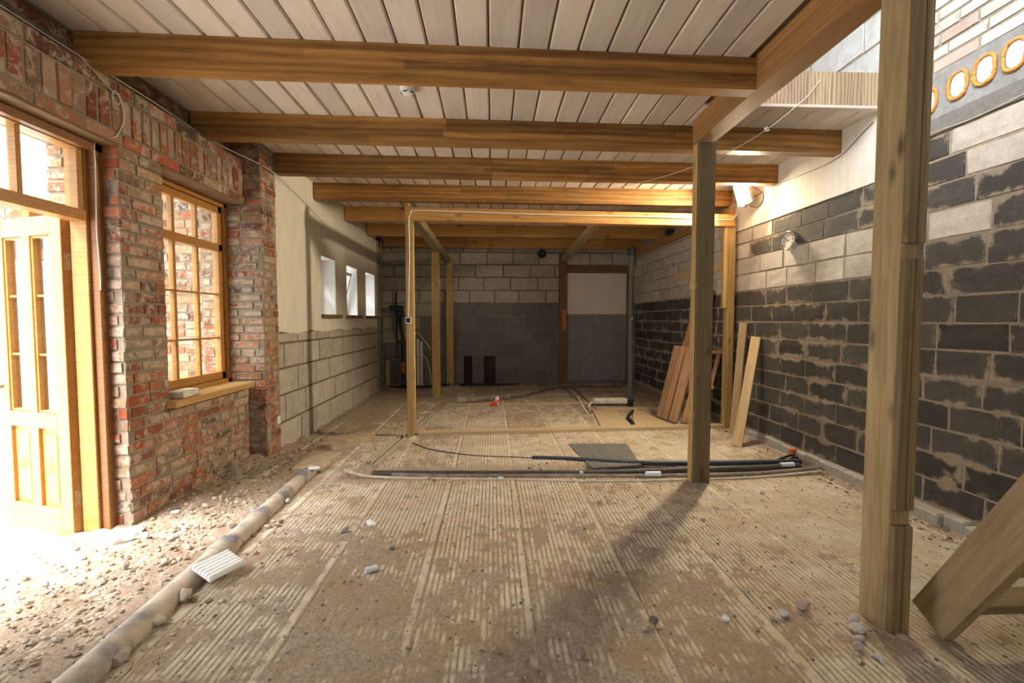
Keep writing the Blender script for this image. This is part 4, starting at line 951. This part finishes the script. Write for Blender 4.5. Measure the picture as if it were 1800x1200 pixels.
timber('floor_batten', M['board_floor'], .95, .07, .05, F(1046, 720, .025), (1, 0.02, 0), label='short brown batten on the floor before the dirty foam strip', cat='batten')
m = MB(); m.tube(spline([F(1033, 726, .02), F(1024, 712, .10), F(1018, 702, .16), F(1016, 696, .16)]), .012, 8); m.tube(spline([F(1036, 722, .02), F(1036, 712, .12), F(1042, 706, .12)]), .012, 8)
tag(m.build('white_cable', M['white_cable']), 'white cable ends standing up beside the dirty foam strip', 'cable')
for a, b, lab in (((988, 678), (1040, 726), 'left batten of the pair running across the far floor'), ((1003, 678), (1052, 722), 'right batten of the pair running across the far floor')):
    A, B = Vector(F(*b, .012)), Vector(F(*a, .012)); timber('floor_batten', M['dustpipe'], (B - A).length, .05, .024, A, B - A, label=lab, cat='batten')
timber('floor_batten', M['plank_pale'], 2.4, .04, .03, F(785, 711, .015), (1, .02, 0), label='thin pale lath across the far floor in front of the waste pipe', cat='lath')
timber('floor_batten', M['dustpipe'], 3.6, .05, .05, (-.85, 9.55, .03), (1, 0, 0), label='dark cable duct along the foot of the far wall', cat='duct')
# tall soil pipe
t = thing('soil_pipe', 'tall dark grey vertical pipe in front of the far right corner', 'pipe', (2.21, 7.2, 0))
m = MB(); m.tube([(2.21, 7.2, .02), (2.21, 7.2, 2.46)], .046, 16); P(m, 'barrel', M['dark_plastic'], t)
m = MB(); m.tube([(2.21, 7.2, 2.42), (2.21, 7.2, 2.54)], .062, 16); P(m, 'collar', M['black'], t); m = MB(); m.tube([(2.21, 7.2, .02), (2.21, 7.2, .12)], .056, 16); P(m, 'collar', M['black'], t)
m = MB(); m.tube([(2.21, 7.155, 1.42), (2.21, 7.145, 1.42)], .018, 8); P(m, 'clip', M['steel'], t)
m = MB(); m.tube(spline([F(1112, 722, .05), F(1104, 733, .05), F(1112, 742, .04), F(1116, 752, .02)]), .02, 10); tag(m.build('pipe_stub', M['black']), 'black pipe elbow on the boards before the tall vertical pipe', 'pipe')
m = MB(); m.cbox((2.98, 7.72, 2.84), (3.098, 7.84, 2.95), .01); tag(m.build('junction_box', M['black']), 'black box under the beams near the right wall', 'box')
m = MB(); m.lathe([(.07, 0), (.09, .03), (.09, .12), (.05, .16)], 14); tag(m.build('round_vent', M['black'], loc=at(952, 447, Y=9.745), rot=(PI / 2, 0, 0)), 'black round fitting on the far wall under the beams', 'fitting')
# rear left corner
m = MB(); m.tube([(-2.20, 8.80, 0), (-2.20, 8.80, 2.9)], .045, 12); m.tube([(-2.13, 8.87, 0), (-2.13, 8.87, 2.9)], .02, 8); tag(m.build('riser_pipe', M['dustpipe']), 'dark pipes rising in the corner past the farthest small window', 'pipe')
t = thing('pipe_manifold', 'black pipe manifold with hoses hanging on the far wall left of the posts', 'manifold', (-1.9, 9.6, 1.5))
m = MB(); a = at(703, 545, Y=9.6); m.cbox((a.x - .20, 9.56, a.z - .02), (a.x + .06, 9.70, a.z + .10), .01); m.cbox((a.x - .04, 9.56, a.z - .12), (a.x + .08, 9.66, a.z - .02), .01); P(m, 'body', M['black'], t)
for dx, zz in ((-.10, .2), (-.03, .15), (.03, .1)):
    m = MB(); m.tube(spline([(a.x + dx, 9.6, a.z), (a.x + dx * .4 + .02, 9.6, a.z - .3), (a.x + .05 + dx * .15, 9.6, a.z - .6), (a.x + .06 + dx * .2, 9.6, zz)]), .022, 8); P(m, 'hose', M['black'], t)
m = MB(); m.cbox((a.x + .02, 9.53, .28), (a.x + .10, 9.59, .52), .01); P(m, 'label_tag', M['orange_brick'], t)
pipe('riser_cable', [(-2.02, 9.70, 2.0), (-2.02, 9.70, 1.0), (-1.96, 9.70, .95), (-1.7, 9.70, .92)], .016, M['black'], 'black conduit bending on the far wall in the left corner', 'conduit')
for x in (-1.60, -1.53):
    m = MB(); m.cbox((x, 9.62, .02), (x + .055, 9.66, 1.0 if x < -1.55 else .95), .004); tag(m.build('cable_trunking', M['white_plastic']), ['left', 'right'][x > -1.55] + ' upright white trunking strip behind the slim partition post', 'trunking')
m = MB(); m.cbox((0, -.04, -.02), (.52, .04, .02), .004); o = timber('wood_stub', M['plank_pale'], .54, .08, .03, (-2.19, 9.55, .02), (0, 0, 1), (0, -1, 0), label='short pale board standing in the far left corner', cat='board')
pipe('hanging_cable', [at(757, 613, Y=9.55), at(735, 575 + 10, Y=9.5), at(728, 590, Y=9.4), at(717, 598, Y=9.4)], .008, M['white_cable'], 'white cable slanting down between the posts at the far wall', 'cable')
pipe('hanging_cable', [(-1.5, 9.5, .75), (-1.35, 9.45, .55), (-1.28, 9.4, .25), (-1.25, 9.35, .03)], .008, M['white_cable'], 'white cable drooping from the trunking strips to the floor', 'cable')
m = MB()
for pts in ([(-2.1, 9.3, .05), (-1.7, 9.1, .06), (-1.2, 9.35, .05)], [(-1.9, 9.45, .05), (-1.4, 9.2, .05), (-.9, 9.5, .06)], [(-.7, 9.5, .05), (-.2, 9.45, .05), (.6, 9.55, .05)]): m.tube(spline(pts), .02, 8)
tag(m.build('cable_bundle', M['black']), 'black cables strewn along the foot of the far wall', 'cable')

# ------------------------------------------------------------------ leaning planks
def lean(name, mat, A, B, w, th, wdir, lab, cat='plank', tone=None):
    A, B = Vector(A), Vector(B); dd = (B - A).normalized(); y = Vector(wdir); y = (y - dd * y.dot(dd)).normalized(); up = dd.cross(y)
    if up.x > 0: up = -up
    return timber(name, mat, (B - A).length, w, th, A + up * th * .5, B - A, up, label=lab, cat=cat, tone=tone)
WD = (.35, -1, 0)
lean('leaning_plank', M['plank_red'], (2.355, 6.26, .03), (2.62, 6.32, 1.03), .105, .03, WD, 'leftmost of the three short red brown planks leaning behind the mid-room post', tone=.45)
lean('leaning_plank', M['plank_red'], (2.39, 6.14, .03), (2.655, 6.20, 1.03), .105, .03, WD, 'middle one of the three short red brown planks leaning behind the mid-room post', tone=.6)
lean('leaning_plank', M['plank_red'], (2.44, 5.98, .03), (2.70, 6.04, 1.03), .15, .03, WD, 'rightmost and widest of the three short red brown planks', tone=.75)
lean('leaning_plank', M['plank_red'], (2.49, 6.34, .03), (3.05, 6.46, 1.86), .16, .03, WD, 'left one of two long planks leaning high behind the short red brown ones', tone=.5)
lean('leaning_plank', M['plank_red'], (2.53, 6.16, .03), (3.05, 6.28, 1.80), .16, .03, WD, 'right one of two long planks leaning high behind the short red brown ones', tone=.4)
lean('leaning_plank', M['plank_red'], (2.56, 5.86, .03), (2.84, 5.92, .85), .07, .05, WD, 'short square batten leaning right of the red brown planks', tone=.6)
t = thing('wooden_frame', 'small ladder-like wooden frame leaning beside the right partition post', 'frame', (2.8, 5.85, 0))
A, B = Vector((2.74, 5.84, .05)), Vector((3.055, 5.98, 1.0))
for sx in (0, -.12, -.24):
    timber('stile', M['plank_red'], (B - A).length, .045, .035, A + Vector((sx, .01 * sx, 0)), B - A, (0, -1, .15), parent=t, tone=.8)
for k in (.48, .97):
    c = A.lerp(B, k) + Vector((-.27, -.03, 0)); timber('rail', M['plank_red'], .30, .05, .03, c, (1, 0, 0), (0, -1, .15), parent=t, tone=.85)
localize(t)
lean('leaning_plank', M['plank_pale'], (2.70, 4.86, 0), (3.055, 5.15, 1.19), .10, .045, (.8, -.6, 0), 'pale square edged plank leaning on the dark block wall', tone=.65)
lean('leaning_plank', M['plank_pale'], (2.93, 5.36, 0), (3.05, 5.40, 1.36), .10, .03, (.5, -.9, 0), 'rough edged board standing behind the pale leaning plank', tone=.2)

# ------------------------------------------------------------------ stair in the right foreground
t = thing('staircase', 'steep timber stair at the right edge, rising toward the camera', 'stair', (2.3, 1.9, 0))
sd_ = Vector((0, -math.cos(math.radians(61)), math.sin(math.radians(61)))); up_ = Vector((0, math.sin(math.radians(61)), math.cos(math.radians(61))))
def stringer(x):
    m = MB(); L = 3.3; hh = .17
    # foot cut level with the floor
    k = math.cos(math.radians(61)) / math.sin(math.radians(61))
    pts = []
    for (l, hz) in ((hh / 2 / math.tan(math.radians(61)) * 0 , 0),): pass
    P2 = []
    for hz in (-hh / 2, hh / 2):
        l0 = 0
        P2.append((l0, hz)); 
    P2 = [P2[0], (L, -hh / 2), (L, hh / 2), P2[1]]
    vs = [(l, yy, hz) for yy in (-.027, .027) for (l, hz) in P2]
    m.add(vs, [(0, 1, 2, 3), (7, 6, 5, 4), (0, 4, 5, 1), (1, 5, 6, 2), (2, 6, 7, 3), (3, 7, 4, 0)])
    o = m.build('stringer', M['stringer'], t); x_ = sd_; z_ = up_; y_ = z_.cross(x_)
    mt = Matrix((x_, y_, z_)).transposed().to_4x4(); mt.translation = (x, 1.83 + hh / 2 * up_.y, .012 + hh / 2 * up_.z); o.matrix_world = mt
stringer(1.975); stringer(2.85)
for k in range(1, 13):
    z = .235 * k - .05; y = 1.93 - z / math.tan(math.radians(61)) 
    timber('tread', M['stringer'], .84, .14, .035, (1.99, y, z), (1, 0, 0), parent=t, tone=-.1)
localize(t)

# ------------------------------------------------------------------ fittings
# floodlight
lc = at(1305, 341, Y=5.25)
t = thing('floodlight', 'lit square floodlight on the right wall under the beam ends', 'lamp', lc)
face = Vector((-.90, -.40, -.26)).normalized()
mt = face.to_track_quat('Z', 'Y').to_matrix().to_4x4()
tw = Matrix.Rotation(math.radians(8), 4, 'Z')
def pl(mb, name, mat): o = mb.build(name, mat, t); o.matrix_basis = mt @ tw; return o
m = MB(); m.cbox((-.095, -.13, -.05), (.095, .13, 0), .01); 
for k in range(6): m.box((-.08, -.10 + .04 * k, -.075), (.08, -.094 + .04 * k, -.05))
pl(m, 'housing', M['grey_plastic'])
m = MB(); m.box((-.083, -.118, .0005), (.083, .118, .003)); pl(m, 'diode_panel', M['lamp'])
m = MB(); m.tube([Vector((0, 0, -.03)), (mt @ tw).inverted() @ (Vector((XR - .02, lc.y + .12, lc.z - .02)) - lc)], .011, 8); pl(m, 'bracket', M['steel'])
q = at(1311, 361, X=XR - .12); t = thing('motion_sensor', 'small grey sensor head hanging below the floodlight', 'sensor', q)
m = MB(); m.tube([(0, 0, 0), (-.05, -.03, -.01)], .02, 10); m.build('head', M['grey_plastic'], t); m = MB(); m.tube([(-.05, -.03, -.01), (-.06, -.036, -.012)], .014, 10); m.build('lens', M['white_plastic'], t)
XC = XR - .022
pipe('lamp_cable', [at(1318, 362, X=XC - .05), at(1330, 364, X=XC), at(1338, 357, X=XC), at(1342, 345, X=XC), at(1338, 336, X=XC), at(1327, 330, X=XC), at(1322, 325, X=XC)], .006, M['grey_cable'], 'dark looped cable of the floodlight on the white plaster', 'cable')
pipe('wall_cable', [at(1305, 357, X=XC), at(1340, 338, X=XC), at(1372, 322, X=XC), at(1400, 311, X=XC), at(1450, 290, X=XC), at(1482, 270, X=XC), at(1515, 235, X=XC), at(1535, 215, X=XC)], .004, M['grey_cable'], 'thin grey cable along the white plaster band of the right wall', 'cable')
pipe('cord', [at(1600, 250, X=XC), at(1640, 233, X=XC), at(1700, 212, X=XC), at(1760, 185, X=XC), at(1830, 150, X=XC)], .003, M['cord'], 'pale cord along the right wall beside the foreground post', 'cord')
t = thing('cord', 'pale cord with a knot strung from the floor edge across to the beams', 'cord', at(1348, 227, Y=3.62))
m = MB(); m.tube(spline([at(1442, 140, Y=3.53), at(1420, 168, Y=3.53), at(1400, 186, Y=3.535), at(1375, 207, Y=3.57), at(1348, 227, Y=3.62), at(1300, 257, Y=3.70), at(1232, 288, Y=3.92), at(1150, 315, Y=4.55), at(1080, 331, Y=5.3)]), .0032, 6); P(m, 'strand', M['cord'], t)
m = MB(); q = at(1348, 227, Y=3.62)
for k in range(3): m.tube(spline([q + Vector((.018 * math.cos(a + k), .018 * math.sin(a * 1.0 + 2 * k), .02 * math.sin(a + k * 1.3))) for a in (0, 1.2, 2.4, 3.6, 4.8, 6.2)]), .0045, 6)
P(m, 'knot', M['cord'], t)
# clock
q = at(1390, 423, X=XR - .03)
t = thing('wall_clock', 'round chrome wall clock with cream dial on the block wall', 'clock', (XR - .006, q.y, q.z))
CM = Matrix.Rotation(-PI / 2, 4, 'Y')    # local z -> -X (out of the wall)
m = MB(); m.lathe([(.098, 0), (.100, .05), (.096, .062), (.088, .062), (.086, .05)], 40, M=CM); m.build('case', M['chrome'], t)
m = MB(); m.lathe([(.0865, .046), (.0866, .0505)], 40, M=CM); m.build('dial', M['cream'], t)
def hand(ang, L, w, z):   # angle clockwise from 12, seen from the room (right-hand side is -Y)
    m = MB(); dv = Vector((0, -math.sin(ang), math.cos(ang))); pv = Vector((0, math.cos(ang), math.sin(ang)))
    vs = [Vector((-z - k, 0, 0)) + dv * a + pv * b for k in (0, .0015) for (a, b) in ((-.015, -w), (-.015, w), (L, w * .6), (L, -w * .6))]
    m.add(vs, [(0, 1, 2, 3), (7, 6, 5, 4), (0, 4, 5, 1), (1, 5, 6, 2), (2, 6, 7, 3), (3, 7, 4, 0)]); return m
hand(math.radians(306), .052, .0035, .0525).build('hour_hand', M['black'], t); hand(math.radians(76), .068, .0028, .0545).build('minute_hand', M['black'], t)
for h in range(1, 13):
    a = math.radians(30 * h); fc = bpy.data.curves.new('numeral', 'FONT'); fc.body = str(h); fc.size = .026; fc.align_x = 'CENTER'; fc.align_y = 'CENTER'; fc.extrude = .0003; fc.materials.append(M['black'])
    tmp = bpy.data.objects.new('numeral_text', fc); o = bpy.data.objects.new('numeral', bpy.data.meshes.new_from_object(tmp)); bpy.data.objects.remove(tmp); COL.objects.link(o); o.parent = t
    o.location = (-.0515, -.069 * math.sin(a), .069 * math.cos(a)); o.rotation_euler = (PI / 2, 0, -PI / 2)
# smoke detectors
for (px, py, yy, lab) in ((717, 166, 3.38, 'white smoke detector on the ceiling boards between the first two beams'), (698, 355, 6.35, 'white smoke detector in the shade behind the fourth beam, above the partition post')):
    q = at(px, py, Y=yy) if yy < 4 else Vector((-1.38, 6.35, ZC))
    t = thing('smoke_detector', lab, 'smoke detector', (q.x, q.y, ZC), (PI, 0, 0), 'smoke detectors')
    m = MB(); m.lathe([(.055, 0), (.057, .015), (.050, .02)], 28); m.build('base', M['white_plastic'], t)
    m = MB(); m.lathe([(.048, .02), (.05, .03), (.047, .045), (.034, .055), (.012, .058)], 28); m.build('head', M['white_plastic'], t)
    m = MB()
    for k in range(5):
        a = k * 2 * PI / 5 + .3; m.box((-.016, -.004, 0), (.016, .004, .006), M=Matrix.Rotation(a, 4, 'Z') @ Matrix.Translation((0, .042, .044)) @ Matrix.Rotation(-.5, 4, 'X'))
    m.build('vent', M['black'], t)
# socket and its cable
t = thing('socket_box', 'small black faced socket box on the slim left partition post', 'socket', at(718, 563, Y=5.428))
m = MB(); m.cbox((-.033, -.015, -.038), (.033, .012, .038), .003); m.build('back_plate', M['white_plastic'], t); m = MB(); m.cbox((-.024, -.022, -.026), (.024, -.014, .028), .003); m.build('face', M['black'], t)
YH = 5.40
pipe('white_cable', [at(718, 556, Y=5.42), at(719, 500, Y=5.425), at(720, 440, Y=5.42), at(719, 390, Y=5.42), at(722, 375, Y=5.39), (-.85, 5.41, 2.672), (0, 5.452, 2.665), (.9, 5.50, 2.655), (1.9, 5.545, 2.655), (2.85, 5.60, 2.64), (2.99, 5.605, 2.66), (3.06, 5.60, 2.76)], .0065, M['white_cable'], 'white cable clipped along the partition header and down to the socket', 'cable')
# cords on the left wall
pipe('cord', [(-2.335, 1.9, 2.895), (-2.335, 2.72, 2.893), (-2.335, 3.3, 2.90), (-2.335, 4.0, 2.892), (-2.18, 4.46, 2.86), (-2.15, 4.75, 2.84), (-2.17, 5.3, 2.78), (-2.17, 6.0, 2.66)], .004, M['cord'], 'pale cord along the brick ledge under the beam ends', 'cord')
lp = at(205, 172, X=-2.325)
pts = [Vector((-2.328, 2.75, 2.89))] + [lp + Vector((0, .032 * math.cos(a), .036 * math.sin(a))) for a in (2.4, 1.2, 0, -1.2, -2.4, -3.6, -4.8)] + [at(217, 190, X=-2.325), at(217, 215, X=-2.325), at(206, 238, X=-2.325)]
e1 = at(200, 241, Y=2.935)
pipe('cord', pts + [e1, at(175, 242, Y=2.935), at(166, 252, Y=2.935), at(168, 300, Y=2.935), at(170, 400, Y=2.935), at(176, 480, Y=2.935), at(177, 510, Y=2.935)], .0035, M['cord'], 'pale cord looped over the brick ledge and hanging down beside the door frame', 'cord')

m = MB(); m.cbox((XP, 4.66, .34), (XP + .012, 4.72, .42), .003); t = tag(m.build('wall_socket', M['white_plastic']), 'small white socket plate low on the side of the brick pillar', 'socket')
